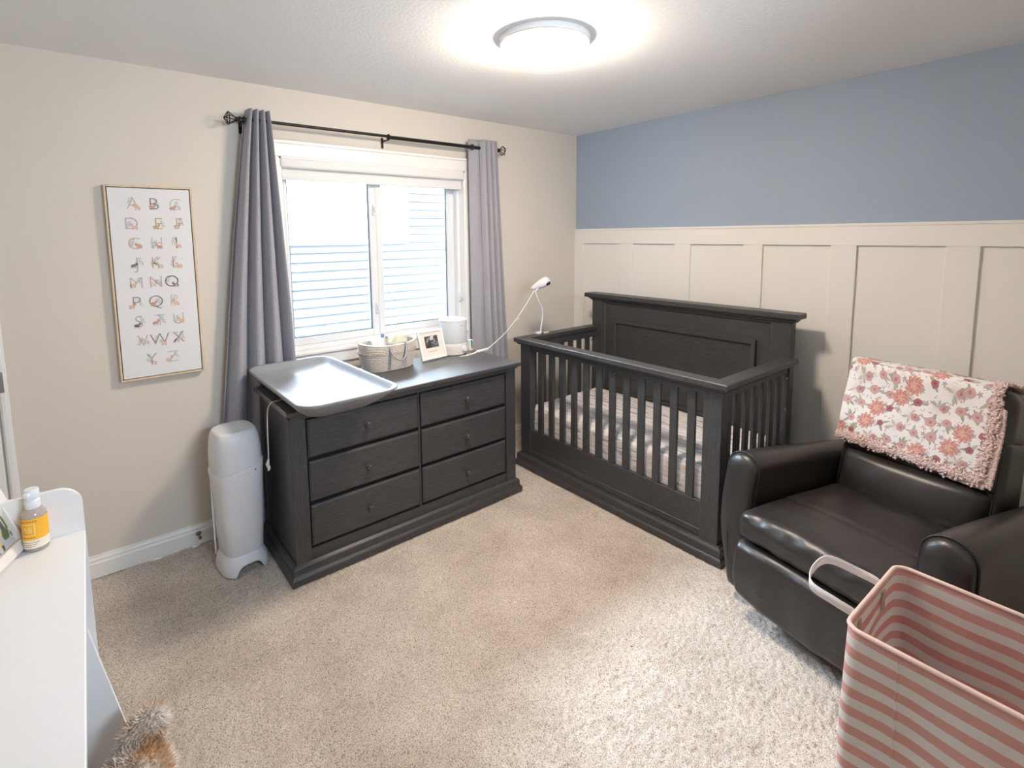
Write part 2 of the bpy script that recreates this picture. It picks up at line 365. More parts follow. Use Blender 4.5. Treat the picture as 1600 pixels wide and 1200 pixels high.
# wainscot rail, battens, skirting
b = B(); box(b, -.016, 0, YB, 0, 1.5465, 1.663, .002); box(b, -.020, 0, YB, 0, 1.6505, 1.666, .002)
obj('wainscot_rail', b, M['wains'], wall_right)
bat = [(0.0, -.104), (-.473, -.5965), (-.9555, -1.0785), (-1.4465, -1.5665), (-1.9405, -2.0645), (-2.437, -2.561), (-2.935, -3.059), (-3.43, -3.554)]
for y1, y0 in bat:
    b = B(); box(b, -.016, 0, y0, y1, .11, 1.5465, .0015); obj('wainscot_batten', b, M['wains'], wall_right)
def skirt(name, x0, x1, y0, y1, axis):
    b = B(); prof = [(0, 0), (0.016, 0), (0.016, .072), (.012, .078), (.012, .090), (.007, .098), (.005, .108), (0, .108)]
    if axis == 'x': loft(b, [[(x, -d, z) for d, z in prof] for x in (x0, x1)])
    else: loft(b, [[(-d, y, z) for d, z in prof] for y in (y0, y1)])
    return obj(name, b, M['white_paint'], kind='structure')
skirt('baseboard_back', -3.59, -.016, 0, 0, 'x'); skirt('baseboard_right', 0, 0, YB, 0, 'y')
# window: casing, jamb, sill, frame, sashes, panes
win = link('window_1', None, kind='structure'); win.location = (-1.78, 0, WZ0)
def W(name, fn, m, parent=win, **k):
    b = B(); fn(b); return obj(name, b, m, parent, world=True, **k)
cw = .088
def cas(b, x0, x1, z0, z1):
    box(b, x0, x1, -.018, 0, z0, z1, .003)
W('window_casing', lambda b: (cas(b, WX0 - cw, WX1 + cw, WZ1, WZ1 + cw), box(b, WX0 - cw, WX1 + cw, -.026, 0, WZ1 + cw - .018, WZ1 + cw, .003), cas(b, WX0 - cw, WX0, WZ0 - .07, WZ1), cas(b, WX1, WX1 + cw, WZ0 - .07, WZ1), cas(b, WX0, WX1, WZ0 - .07, WZ0)), M['white_paint'])
W('window_jamb', lambda b: (box(b, WX0 - .002, WX0 + .012, -.012, .14, WZ0, WZ1, .001), box(b, WX1 - .012, WX1 + .002, -.012, .14, WZ0, WZ1, .001), box(b, WX0, WX1, -.012, .14, WZ1 - .012, WZ1 + .002, .001)), M['white_paint'])
W('window_sill', lambda b: box(b, WX0, WX1, -.03, .14, WZ0 - .004, WZ0 + .016, .004), M['white_paint'])
fx0, fx1, fz0, fz1 = WX0 + .012, WX1 - .012, WZ0 + .016, WZ1 - .012
def frame(b, x0, x1, y0, y1, z0, z1, wl, wr, wb, wt, bev=.003):
    box(b, x0, x0 + wl, y0, y1, z0, z1, bev); box(b, x1 - wr, x1, y0, y1, z0, z1, bev)
    box(b, x0 + wl, x1 - wr, y0, y1, z0, z0 + wb, bev); box(b, x0 + wl, x1 - wr, y0, y1, z1 - wt, z1, bev)
W('window_frame', lambda b: frame(b, fx0, fx1, .045, .13, fz0, fz1, .022, .022, .03, .03), M['vinyl'])
def sash(x0, x1, y0, y1, wl, wr):
    s = W('sash', lambda b: frame(b, x0, x1, y0, y1, fz0 + .03, fz1 - .03, wl, wr, .045, .045, .004), M['vinyl'])
    b = B(); frame(b, x0 + wl, x1 - wr, y0 + .012, y1 - .008, fz0 + .075, fz1 - .075, .006, .006, .006, .006, 0); obj('gasket', b, M['gasket'], s, world=True)
    b = B(); box(b, x0 + wl, x1 - wr, (y0 + y1) / 2, (y0 + y1) / 2 + .004, fz0 + .075, fz1 - .075); obj('pane', b, M['glass'], s, world=True)
    return s
s1 = sash(fx0 + .022, -1.80, .052, .082, .018, .055)
s2 = sash(-1.815, fx1 - .022, .088, .118, .05, .058)
W('centre_stile', lambda b: (box(b, -1.812, -1.772, .046, .084, fz0 + .03, fz1 - .03, .004),), M['vinyl'])
for z in (1.79, 1.16): W('sash_latch', lambda b: (box(b, -1.835, -1.815, .040, .052, z - .035, z + .035, .005, 2), box(b, -1.829, -1.819, .026, .042, z - .012, z + .022, .003, 2)), M['vinyl'])
W('sash_latch', lambda b: (box(b, -1.184, -1.172, .030, .046, 1.15, 1.21, .004, 2), box(b, -1.181, -1.174, .012, .032, 1.175, 1.19, .002)), M['vinyl'])
fill_win = link('added_fill_window', None, kind='structure'); fill_win.location = (-2.475, YB, RW[2])  # frame and glass of the added fill opening, never in view
W('window_frame', lambda b: (frame(b, RW[0] + .001, RW[1] - .001, YB - .09, YB - .04, RW[2] + .001, RW[3] - .001, .02, .02, .02, .02), frame(b, RW[0] - .07, RW[1] + .07, YB, YB + .018, RW[2] - .07, RW[3] + .07, .07, .07, .07, .07)), M['vinyl'], parent=fill_win)
W('pane', lambda b: box(b, RW[0] + .02, RW[1] - .02, YB - .067, YB - .063, RW[2] + .02, RW[3] - .02), M['glass'], parent=fill_win)
# door at the far left of the window wall
d = link('door_1', None, kind='structure'); d.location = (-3.62, 0, 0)
def Dm(name, fn, m, **k):
    b = B(); fn(b); return obj(name, b, m, d, world=True, **k)
Dm('door_casing', lambda b: (box(b, -3.622, -3.59, -.016, 0, 0, 2.1, .003), box(b, -3.617, -3.597, -.020, 0, 0, 2.1, .003), box(b, -4.30, -3.59, -.018, 0, 2.04, 2.10, .003)), M['white_paint'])
Dm('door_slab', lambda b: (box(b, -4.29, -3.63, -.012, -.002, .01, 2.035, .003), box(b, -4.18, -3.74, -.018, -.010, 1.05, 1.92, .006, 2), box(b, -4.18, -3.74, -.018, -.010, .2, .92, .006, 2)), M['white_paint'])
Dm('hinge', lambda b: (box(b, -3.628, -3.601, -.0225, -.018, .97, 1.06, .001), lathe(b, (-3.620, -.026, .968), [(.005, 0), (.005, .094)], 10)), M['steel'])

# unseen house wall and eave, added to keep sky light off the neighbour's siding
b = B(); box(b, -8, 3, .15, .27, 2.2, 3.1); box(b, -8, 3, .0, .62, 3.1, 3.22, .01); box(b, -8, -4.45, .15, .27, -.8, 2.2); box(b, .12, 3, .15, .27, -.8, 2.2); box(b, -4.45, .12, .15, .27, -.8, -.05)
obj('added_shading_wall', b, M['siding'], kind='structure')
# ================================================================== outside: the house next door
hy = 3.0
nh = thing('neighbouring_house', 'pale grey clapboard house next door, seen through the window', 'house', (-.6, hy, -.7))
b = B(); box(b, -5.5, 4.0, hy + .02, hy + .3, -.7, 2.95); obj('wall', b, M['siding'], nh, world=True)
e = .1055; first = None; z = -.7 + .03
while z < 2.86:
    if first is None:
        b = B(); loft(b, [[(x, -.022, 0), (x, -.003, e), (x, .02, e), (x, .02, 0), (x, -.006, -.0)] for x in (-4.9, 4.6)]); first = obj('siding_board', b, M['siding'], nh); o = first
    else:
        o = first.copy(); COL.objects.link(o)
    o.location = (0, 0, z + .7); z += e
b = B(); frame(b, -2.6, .03, hy - .045, hy + .02, 1.53, 2.30, .12, .12, .14, .12, .004); obj('window_trim', b, M['ext_white'], nh, world=True)
b = B(); box(b, -2.48, -.09, hy - .02, hy + .01, 1.67, 2.18); obj('pane', b, M['frost'], nh, world=True)
b = B(); box(b, -5.6, 4.1, hy - .28, hy + .3, 2.90, 3.02, .01); obj('eave', b, M['ext_white'], nh, world=True)
b = B(); box(b, -12, 12, .16, 14, -.8, -.7); g = obj('ground', b, M['snow'], kind='structure')  # unseen ground, whitened and raised to bounce daylight up to the ceiling

# ================================================================== ceiling lamp
lt = thing('ceiling_lamp', 'lit frosted glass dome lamp mounted flush on the white ceiling', 'lamp', (LAMP[0], LAMP[1], H))
b = B(); lathe(b, (0, 0, 0), [(.185, 0), (.190, -.004), (.190, -.024), (.184, -.029), (.160, -.029)], 40); obj('lamp_base', b, M['white_paint'], lt, smooth=True)  # base pan made wider than the dome to shield the ceiling from glow
b = B(); lathe(b, (0, 0, 0), [(.168 * math.cos(a), -.029 - .080 * math.sin(a)) for a in [i / 12 * PI / 2 for i in range(12)]] + [(.004, -.109)], 40); obj('glass_dome', b, M['dome'], lt, smooth='all')

# ================================================================== curtain rod, curtains, blind
RY, RZ = -.09, 2.226
rod = thing('curtain_rod', 'black metal curtain rod with wire cage finials above the window', 'curtain rod', (-1.78, RY, RZ))
b = B(); lathe(b, (-2.60, RY, RZ + .005), [(.0085, 0), (.0085, .82)], 14, 'x'); lathe(b, (-1.78, RY, RZ + .001), [(.0105, -.006), (.0105, 0), (.0115, 0), (.0115, .84)], 14, 'x')
obj('pole', b, M['black_metal'], rod, world=True, smooth=True)
for x in (-2.592, -1.775, -.945):
    b = B(); box(b, x - .008, x + .008, -.004, 0, RZ - .055, RZ + .01, .001); box(b, x - .004, x + .004, RY - .002, -.002, RZ - .018, RZ - .010, .001)
    tube(b, [(x, RY + .016 * math.cos(a), RZ + .001 + .016 * math.sin(a)) for a in [i / 12 * 2 * PI for i in range(12)]], .004, 6, closed=True)
    obj('bracket', b, M['black_metal'], rod, world=True)
def finial(x, s):
    b = B(); c = Vector((x, RY, RZ)); X = lambda t, r, a: c + Vector((s * t, r * math.cos(a), r * math.sin(a)))
    A = [X(.012, .010, i * PI / 2.5) for i in range(5)]; Mi = [X(.046, .034, i * PI / 2.5 + .3) for i in range(5)]; tip = X(.068, 0, 0)
    for i in range(5):
        tube(b, [A[i], Mi[i]], .0022, 6); tube(b, [Mi[i], Mi[(i + 1) % 5]], .0022, 6); tube(b, [Mi[i], tip], .0022, 6)
    f = obj('finial', b, M['black_metal'], rod, world=True)
    b = B(); lathe(b, (x, RY, RZ), [(r, s * h) for r, h in ((.0125, -.028), (.0125, -.012), (.016, -.010), (.016, -.004), (.011, 0), (.013, .008), (.011, .014))], 14, 'x'); obj('finial_collar', b, M['black_metal'], f, world=True)
finial(-2.618, -1); finial(-.915, 1)

def curtain(label, side):
    t = thing('curtain', label, 'curtain', (-2.55 if side < 0 else -1.03, RY, .02), 0, 'grey linen curtains at the window')
    zt = 2.282
    if side < 0: zb = .03
    else: zb = .03
    nf = 4
    def f(u, v):
        z = zt + (zb - zt) * v
        if side < 0:
            e = v ** 0.85
            x0 = -2.580 - .230 * min(1, e * 1.12) - .02 * v; x1 = -2.472 + .10 * e
            k = u + .02 * math.sin(3 * v) * math.sin(PI * u)
            ph = 2 * PI * nf * (.92 * k) + .4
            A = .040 + .006 * v
            y = RY + A * math.sin(ph) * (1 if v > .02 else .96) + .008 * nz3(u * 3, v * 3, 1) * v
            x = x0 + (x1 - x0) * k + .012 * math.cos(ph) * (.3 + .7 * v) + .006 * nz3(u * 5, v * 4, 7) * v
        else:
            x0 = -1.163 + (.012 * v); x1 = -.944 + .125 * v ** 1.1
            if u < .30:
                q = u / .30; k = .40 * q; y = RY + .020 - .012 * q - .022 * math.sin(q * PI) * (.5 + v) + .012 * nz3(q * 3, v * 5, 4) * v
                if q > .8: y += -.02 * (q - .8) * 5 * 0
                x = x0 + (x1 - x0) * k
            else:
                q = (u - .30) / .70; k = .40 + .60 * q; ph = 2 * PI * 3.2 * q + PI * .9
                y = RY - .004 + (.036 + .006 * v) * math.sin(ph) * min(1, q * 6 + .25)
                x = x0 + (x1 - x0) * k + .008 * math.cos(ph)
            y += .006 * nz3(u * 6, v * 7, 2) * v
        return (x, min(y, -.030), z)
    b = B(); grid(b, 150, 70, f)
    o = obj('cloth', b, M['curtain'], t, world=True, smooth='all')
    md = o.modifiers.new('thickness', 'SOLIDIFY'); md.thickness = .003; md.offset = 0
    # grommets where the cloth crosses the rod, and bottom hem
    gs = [(-1.146, 1)] if side > 0 else []
    for gxx, _ in gs:
        b = B(); x, y, z = f(.06, (zt - RZ) / (zt - zb))
        c = Vector((gxx, y - .004, RZ)); tube(b, [c + Vector((.019 * math.cos(a), 0, .019 * math.sin(a))) for a in [i / 20 * 2 * PI for i in range(20)]], .0035, 8, closed=True)
        obj('grommet', b, M['nickel'], t, world=True, smooth='all')
    if side > 0:
        b = B(); lathe(b, (-1.146, -.1, RZ), [(.020, 0), (.020, .012)], 20, 'y'); obj('grommet_opening', b, M['dark_gap'], t, world=True)
    return t
curtain('grey linen curtain hanging left of the window, behind the waste bin', -1)
curtain('grey linen curtain hanging right of the window, beside the crib', 1)
bl = thing('roller_blind', 'white roller blind rolled up in its cassette at the window top', 'blind', (-1.78, .02, 2.01))
b = B(); rbox(b, (WX0 + .004, -.024, 2.008), (WX1 - .004, .034, 2.064), .014, 6, 4); obj('cassette', b, M['blind'], bl, world=True, smooth=True)
b = B(); box(b, WX0 + .02, WX1 - .02, .010, .013, 1.965, 2.012); obj('blind_cloth', b, M['blind'], bl, world=True)
b = B(); rbox(b, (WX0 + .018, .006, 1.944), (WX1 - .018, .019, 1.968), .005, 3, 3); obj('bottom_bar', b, M['blind'], bl, world=True, smooth=True)

# ================================================================== alphabet picture
px0, px1, pz0, pz1 = -3.197, -2.843, .938, 1.874
pc = thing('picture', 'tall oak-framed alphabet print with small watercolour animals, on the beige wall', 'picture', ((px0 + px1) / 2, -.002, pz0))
b = B(); frame(b, px0, px1, -.036, 0, pz0, pz1, .009, .009, .009, .009, .0015); obj('picture_frame', b, M['oak'], pc, world=True)
b = B(); box(b, px0 + .009, px1 - .009, -.018, -.004, pz0 + .009, pz1 - .009); obj('backing', b, M['dark_gap'], pc, world=True)
b = B(); box(b, px0 + .0125, px1 - .0125, -.033, -.008, pz0 + .0125, pz1 - .0125, .001); cv = obj('canvas', b, M['canvas'], pc, world=True)
cxl, cxr, czt, czb = px0 + .0125, px1 - .0125, pz1 - .0125, pz0 + .0125
rows = [('A', .29, (196, 184, 160)), ('B', .54, (138, 130, 124)), ('C', .81, (200, 200, 196)),
        ('D', .25, (190, 175, 182)), ('E', .58, (196, 170, 110)), ('F', .84, (190, 178, 160)),
        ('G', .27, (200, 178, 140)), ('H', .54, (192, 196, 188)), ('I', .79, (112, 112, 92)),
        ('J', .28, (178, 172, 180)), ('K', .52, (200, 186, 160)), ('L', .76, (196, 164, 136)),
        ('M', .25, (184, 184, 190)), ('N', .49, (196, 170, 182)), ('O', .69, (112, 108, 92)),
        ('P', .23, (160, 142, 128)), ('Q', .47, (140, 136, 126)), ('R', .71, (208, 200, 190)),
        ('S', .24, (170, 168, 160)), ('T', .50, (190, 192, 196)), ('U', .74, (196, 192, 182)),
        ('V', .27, (182, 178, 172)), ('W', .48, (134, 134, 130)), ('X', .72, (140, 138, 130)),
        ('Y', .36, (160, 160, 158)), ('Z', .63, (190, 186, 190))]
dg = bpy.context.evaluated_depsgraph_get()
blob = [(222, 190, 172), (200, 160, 140), (230, 208, 194), (166, 164, 146), (150, 154, 136), (208, 194, 184), (132, 126, 122), (226, 190, 158), (200, 198, 202), (218, 182, 182)]
bmats = [cmat(c) for c in blob]; b_all = B()
for i, (ch, u, c) in enumerate(rows):
    row = i // 3 if i < 24 else 8
    v = .082 + row * .1035; cx = cxl + u * (cxr - cxl); cz = czt - v * (czt - czb)
    fc = bpy.data.curves.new('letter', 'FONT'); fc.body = ch; fc.size = .082; fc.align_x = 'CENTER'; fc.align_y = 'CENTER'; fc.offset = -.0014; fc.extrude = .0003
    fo = bpy.data.objects.new('tmp', fc); COL.objects.link(fo); dg.update()
    me = bpy.data.meshes.new_from_object(fo.evaluated_get(dg)); bpy.data.objects.remove(fo)
    me.transform(Matrix.Rotation(PI / 2, 4, 'X')); me.transform(pmat(pc).inverted() @ Matrix.Translation((cx, -.0334, cz)))
    me.materials.clear(); me.materials.append(cmat(c)); link('letter', me, pc)
    # a little animal (body, head, ears, legs) and a sprig with leaves, printed flat
    r = random.Random(i * 13 + 5); b = b_all
    def ell(x, z, a, bb, rot, mi, k=10):
        y = -.0335 - .0001 * (len(b.faces) % 6)
        vs = [b.verts.new((x + a * math.cos(t) * math.cos(rot) - bb * math.sin(t) * math.sin(rot), y, z + a * math.cos(t) * math.sin(rot) + bb * math.sin(t) * math.cos(rot))) for t in [2 * PI * j / k for j in range(k)]]
        b.faces.new(vs).material_index = mi
    sx = r.choice((-1, 1)); ax = cx + sx * r.uniform(.006, .020); az = cz - r.uniform(.004, .020); fur = r.choice((0, 1, 2, 5, 7)) if ch not in 'JOS' else 6
    ell(ax, az, .013, .0075, r.uniform(-.3, .3), fur); ell(ax - sx * .012, az + .008, .0062, .0052, 0, fur); ell(ax - sx * .015, az + .0145, .0018, .004, .3 * sx, 1); ell(ax - sx * .010, az + .0150, .0018, .004, -.2 * sx, 1)
    ell(ax - sx * .0145, az + .0088, .0010, .0010, 0, 6); ell(ax + .001, az - .001, .006, .003, .2, 2)
    for q in (-.009, -.005, .005, .009): ell(ax + q, az - .0085, .0012, .0048, 0, 1, 6)
    sxx = cx - sx * r.uniform(.014, .022); sz = cz + r.uniform(-.004, .016)
    for q in range(11):
        t = q / 11; ell(sxx + .012 * t * sx + (-1) ** q * .0035, sz - .016 + .036 * t, .0042, .0016, .7 * (-1) ** q + r.uniform(-.3, .3), r.choice((3, 4, 4, 8)), 6)
    for q in range(14): ell(cx + r.uniform(-.034, .034), cz + r.uniform(-.030, .032), .0011, .0009, 0, r.choice((0, 3, 6, 8, 9)), 5)
    if ch in 'FTLDKX': # blossom
        fx, fz = cx + r.uniform(-.008, .01), cz + .027
        for q in range(5): ell(fx + .0036 * math.cos(q * 1.257), fz + .0036 * math.sin(q * 1.257), .0030, .0018, q * 1.257, 9, 7)
obj('watercolour_drawings', b_all, bmats, pc, world=True, kind='stuff')

# ================================================================== dresser
DA = math.radians(.68)
dr = thing('dresser', 'charcoal wooden six-drawer dresser standing under the window', 'dresser', (-2.6501, -.7027, 0), DA)
DW, DD = 1.430, .532
b = B(); rect_loft(b, 0, DW, 0, DD, [(0, 0), (.030, 0), (.036, .004), (.042, .010), (.046, .012), (.074, .013), (.079, .016), (.083, .022), (.088, .028)]); obj('plinth', b, M['wx'], dr)
for x0, x1 in ((.031, .105), (1.325, 1.399)):
    b = B(); box(b, x0, x1, .028, .09, .086, .795, .0015); obj('post', b, M['wz'], dr)
b = B(); box(b, .036, .052, .085, DD - .01, .086, .795, .001); obj('side_panel', b, M['wz'], dr)
b = B(); box(b, 1.378, 1.394, .085, DD - .01, .086, .795, .001); obj('side_panel', b, M['wz'], dr)
for x0 in (.034, 1.380):
    b = B(); box(b, x0, x0 + .016, .09, DD - .01, .086, .130, .001); box(b, x0, x0 + .016, DD - .06, DD - .01, .13, .795, .001); obj('side_rail', b, M['wz'], dr)
b = B(); box(b, .06, 1.37, DD - .02, DD - .01, .09, .79); obj('back_panel', b, M['wx'], dr)
b = B(); box(b, .105, 1.325, .074, .40, .086, .79); bmesh.ops.delete(b, geom=[], context='VERTS'); obj('drawer_case', b, M['dark_gap'], dr)
b = B(); box(b, .105, 1.325, .036, .06, .086, .140, .001); obj('lower_rail', b, M['wx'], dr)
b = B(); box(b, .105, 1.325, .034, .06, .783, .797, .001); obj('upper_rail', b, M['wx'], dr)
b = B(); box(b, .7085, .7195, .040, .06, .14, .784, .001); obj('centre_divider', b, M['wz'], dr)
dproto = None
for x0, x1 in ((.111, .7045), (.7225, 1.318)):
    for z0, z1, kz in ((.592, .777, .685), (.374, .572, .463), (.152, .356, .243)):
        b = B()
        # thumbnail edge: outer step, then proud face
        loft(b, [[(x0 + i, y, z0 + i), (x1 - i, y, z0 + i), (x1 - i, y, z1 - i), (x0 + i, y, z1 - i)] for y, i in ((.073, 0), (.036, 0), (.032, .002), (.0275, .010))])
        o = obj('drawer', b, M['wx'], dr)
        b = B(); lathe(b, ((x0 + x1) / 2 + .001, .0275, kz), [(.017, 0), (.017, -.002), (.008, -.005), (.0075, -.012), (.013, -.016), (.0165, -.020), (.0165, -.024), (.013, -.028), (.006, -.029)], 20, 'y')
        obj('knob', b, M['wz'], o, smooth=True)
b = B(); rect_loft(b, .011, 1.419, -.005, DD, [(.790, .034), (.795, .030), (.797, .026), (.803, .024), (.806, .019), (.813, .012), (.817, .010), (.8175, .004), (.8205, 0), (.8375, 0), (.8414, .004)]); obj('dresser_top', b, M['wtop'], dr)
TOP = .8414

# ================================================================== changing tray + its cable
tr = thing('changing_tray', 'grey moulded baby changing tray lying across the left end of the dresser', 'changing tray', (-2.440, -.562, TOP), math.radians(1.5))
b = B()
hw, hd = .235, .435
def trr(hw_, hd_, r, z):
    o = []
    for x, y, zz in rrect(0, 0, hw_, hd_, r, z, 8): o.append((x * (1 - .03 * (y / hd_)), y, zz + .006 * (abs(y) / hd_) ** 2 * (z > .05)))
    return o
prof = [(.135, .280, .06, .0005), (.145, .300, .07, 0.004), (.192, .368, .08, .046), (.221, .422, .085, .078), (.227, .435, .085, .091), (.225, .433, .083, .0965), (.221, .428, .080, .097),
        (.216, .420, .078, .092), (.206, .405, .075, .076), (.193, .385, .07, .060), (.178, .365, .07, .052), (.155, .34, .06, .046), (.12, .30, .06, .042), (.06, .22, .05, .040), (.02, .1, .02, .040)]
loft(b, [trr(*p) for p in prof]); obj('tray_shell', b, M['tray'], tr, smooth='all')
cab = tr
path = [(-2.52, -.50, .850), (-2.58, -.515, .850), (-2.63, -.525, .850), (-2.655, -.52, .842), (-2.664, -.50, .80), (-2.664, -.478, .70), (-2.662, -.463, .60), (-2.662, -.455, .545)]
b = B(); tube(b, smooth_path(path), .0038, 8, flat=.7); obj('power_cord', b, M['cable'], cab, world=True, smooth='all', label='white cord hanging over the left side of the dresser')
b = B(); tube(b, smooth_path([(-2.662, -.455, .548), (-2.668, -.462, .53), (-2.666, -.446, .52), (-2.662, -.456, .505), (-2.664, -.450, .49)]), [.005 + .004 * math.sin(i / 24 * PI) for i in range(25)], 8); obj('knotted_end', b, M['cable'], cab, world=True, smooth='all')

# ================================================================== rope basket with nursery things
bk = thing('rope_basket', 'cream coiled rope basket with grey handles on the dresser', 'basket', (-1.915, -.262, TOP), math.radians(3))
def bw(t): # half width / depth at height fraction
    return .150 + .024 * math.sin(min(1, t * 1.05) * PI * .55), .088 + .022 * math.sin(t * PI * .5)
rings = []; nrow = 17; Hb = .155
for i in range(nrow * 6 + 1):
    t = i / (nrow * 6); hw_, hd_ = bw(t); bulge = .0030 * abs(math.sin(i / 6 * PI)); 
    rings.append([((hw_ + bulge) * math.copysign(abs(math.cos(a)) ** .8, math.cos(a)), (hd_ + bulge) * math.copysign(abs(math.sin(a)) ** .8, math.sin(a)), t * Hb + .012 * t * math.cos(a) ** 2) for a in [2 * PI * k / 64 for k in range(64)]])
inner = [[(x * .93, y * .91, z) for x, y, z in rings[-1 - j]] for j in range(0, nrow * 6 - 6, 6)]
b = B(); loft(b, rings + inner); obj('coiled_wall', b, M['rope'], bk, smooth='all')
b = B(); t = .70; hw_, hd_ = bw(t)
for k in range(64):
    a = 2 * PI * k / 64; q = [(x, y) for x, y in [((hw_ + .0035) * math.copysign(abs(math.cos(c)) ** .8, math.cos(c)), (hd_ + .0035) * math.copysign(abs(math.sin(c)) ** .8, math.sin(c))) for c in (a, a + 2 * PI / 90)]]
    for sg in (-1, 1): tube(b, [(q[0][0], q[0][1], t * Hb + sg * .007), (q[1][0], q[1][1], t * Hb)], .0024, 5)
obj('braided_band', b, M['rope'], bk, smooth='all')
for s in (-1, 1):
    b = B(); y = s * (.110)
    for dx in (0, .007):
        tube(b, smooth_path([(-.045 + dx, y * 1.02, .150), (-.048 + dx, y * 1.10, .128), (-.035 + dx, y * 1.30, .092), (0 + dx * .5, y * 1.42, .074), (.040 - dx, y * 1.30, .088), (.060 - dx, y * 1.12, .125), (.062 - dx, y * 1.04, .160), (.056 - dx, y * .9, .162)]), .0036, 8)
    obj('handle', b, M['rope_grey'], bk, smooth='all')
    for x in (-.045, .062):
        b = B(); pts = []
        for i in range(8):
            t = .06 + i / 7 * .86; hw_, hd_ = bw(t); ca = x / (hw_ + .002); yy = s * (hd_ + .004) * (1 - abs(ca) ** (1 / .8 * 2)) ** .4; pts.append((x, yy, t * Hb))
        tube(b, pts, .008, 6, flat=.2, up=(0, 1, 0)); obj('strap', b, M['rope_grey'], bk)
BX, BY = -1.915, -.262
b = B(); rbox(b, (-2.03, -.30, .93), (-1.955, -.22, 1.025), .012, 4, 4, fn=lambda u, v, w_, P: P + Vector((.006 * math.sin(5 * v), .004 * math.sin(7 * u), .006 * math.sin(4 * u + 3 * v) * (w_ > 0))))
o = obj('diaper_stack', b, M['canvas'], smooth='all'); root_mesh(o, 'folded white printed diapers standing in the left of the rope basket', 'diapers'); settle(o, (-1.99, -.26, .93))
for k in range(7):
    b = B(); c = (-1.99 + random.uniform(-.03, .03), -.3005, .965 + random.uniform(-.02, .05)); lathe(b, c, [(.005, 0), (.005, -.001)], 8, 'y'); q = obj('printed_dot', b, [cmat((150, 130, 170)), cmat((90, 120, 170)), cmat((190, 140, 160))][k % 3], o, world=True)
b = B(); rings = []
for i in range(9):
    t = i / 8; rings.append([(-1.955 + (.020 - .012 * max(0, t - .55) / .45) * math.cos(a), -.285 + (.016 - .010 * max(0, t - .55) / .45) * math.sin(a), .94 + t * .095) for a in [2 * PI * k / 14 for k in range(14)]])
loft(b, rings); o = obj('lotion_tube', b, M['tank'], smooth='all'); root_mesh(o, 'small white lotion tube with a blue cap poking from the rope basket', 'tube'); settle(o, (-1.955, -.285, .94))
b = B(); lathe(b, (-1.955, -.285, 1.034), [(.009, 0), (.010, .003), (.009, .018), (.006, .020)], 14); obj('cap', b, cmat((120, 140, 190)), o, world=True)
b = B(); rbox(b, (-1.90, -.31, .93), (-1.795, -.21, 1.015), .03, 6, 5, fn=lambda u, v, w_, P: P + Vector((0, 0, .014 * math.cos(u * 1.5) + .006 * math.sin(9 * u) + .005 * math.sin(8 * v + 2 * u))))
o = obj('burp_cloth', b, mat('cream_green_muslin', (0.60, 0.60, 0.47, 1), .9, var=.12, vscale=40), smooth='all'); root_mesh(o, 'crumpled pale green-cream cloth in the right of the rope basket', 'cloth'); settle(o, (-1.85, -.26, .93))

# ultrasound photo in its frame
ph = thing('photo_frame', 'white photo frame with an ultrasound picture, leaning on the dresser', 'photo frame', (-1.60, -.272, TOP), math.radians(7))
R = Matrix.Rotation(math.radians(-16), 4, 'X')
b = B(); frame(b, -.099, .099, -.016, 0, .003, .188, .014, .014, .014, .014, .002); b.transform(R); obj('frame_moulding', b, M['white_paint'], ph)
b = B(); box(b, -.086, .086, -.010, -.004, .016, .176); b.transform(R); obj('mount', b, M['warm_plastic'], ph)
def print_grid(name, x0, x1, z0, z1, y, nx_, nz_, colfn, parent, R_, m=None):
    xs, zs = np.meshgrid(np.linspace(x0, x1, nx_ + 1), np.linspace(z0, z1, nz_ + 1), indexing='ij')
    V = np.stack([xs, np.full_like(xs, y), zs], -1).reshape(-1, 3); ii = (np.arange(nx_)[:, None] * (nz_ + 1) + np.arange(nz_)[None]).ravel()
    me = np_mesh(name, V, np.stack([ii, ii + nz_ + 1, ii + nz_ + 2, ii + 1], -1), [m or M['photo']], False)
    U = (xs - x0) / (x1 - x0); Vv = (zs - z0) / (z1 - z0); c = colfn(U, Vv).reshape(-1, 3)
    a = me.color_attributes.new('print', 'FLOAT_COLOR', 'POINT'); a.data.foreach_set('color', np.concatenate([c, np.ones((len(c), 1))], 1).astype(np.float32).ravel())
    me.transform(R_); return link(name, me, parent)
def npnoise(U, V, s, seed=0):
    r = np.random.default_rng(seed); g = r.uniform(0, 1, (s + 2, s + 2)); x = U * s; y = V * s; i = np.clip(x.astype(int), 0, s - 1); j = np.clip(y.astype(int), 0, s - 1); fx = x - i; fy = y - j
    fx = fx * fx * (3 - 2 * fx); fy = fy * fy * (3 - 2 * fy)
    return (g[i, j] * (1 - fx) + g[i + 1, j] * fx) * (1 - fy) + (g[i, j + 1] * (1 - fx) + g[i + 1, j + 1] * fx) * fy
def ultra(U, V):
    n = .5 * npnoise(U, V, 6, 1) + .3 * npnoise(U, V, 14, 2) + .2 * npnoise(U, V, 40, 3)
    g = .03 + .22 * np.clip(n - .3, 0, 1)
    d = np.hypot((U - .45) / .9, V - .55); g += .35 * np.exp(-((d - .30) / .05) ** 2) * (V > .5); g += .35 * np.exp(-((np.hypot(U - .5, V - .42)) / .05) ** 2)
    g += .2 * np.exp(-((np.hypot((U - .78), (V - .35) * 1.2) - .14) / .04) ** 2)
    return np.stack([g, g, g * 1.05], -1)
print_grid('ultrasound_print', -.052, .052, .075, .150, -.0105, 90, 64, ultra, ph, R)
b = B()
for k in range(9): box(b, -.034 + k * .0075, -.029 + k * .0075, -.0107, -.0102, .050, .055)
b.transform(R); obj('mount_lettering', b, cmat((196, 176, 150)), ph)
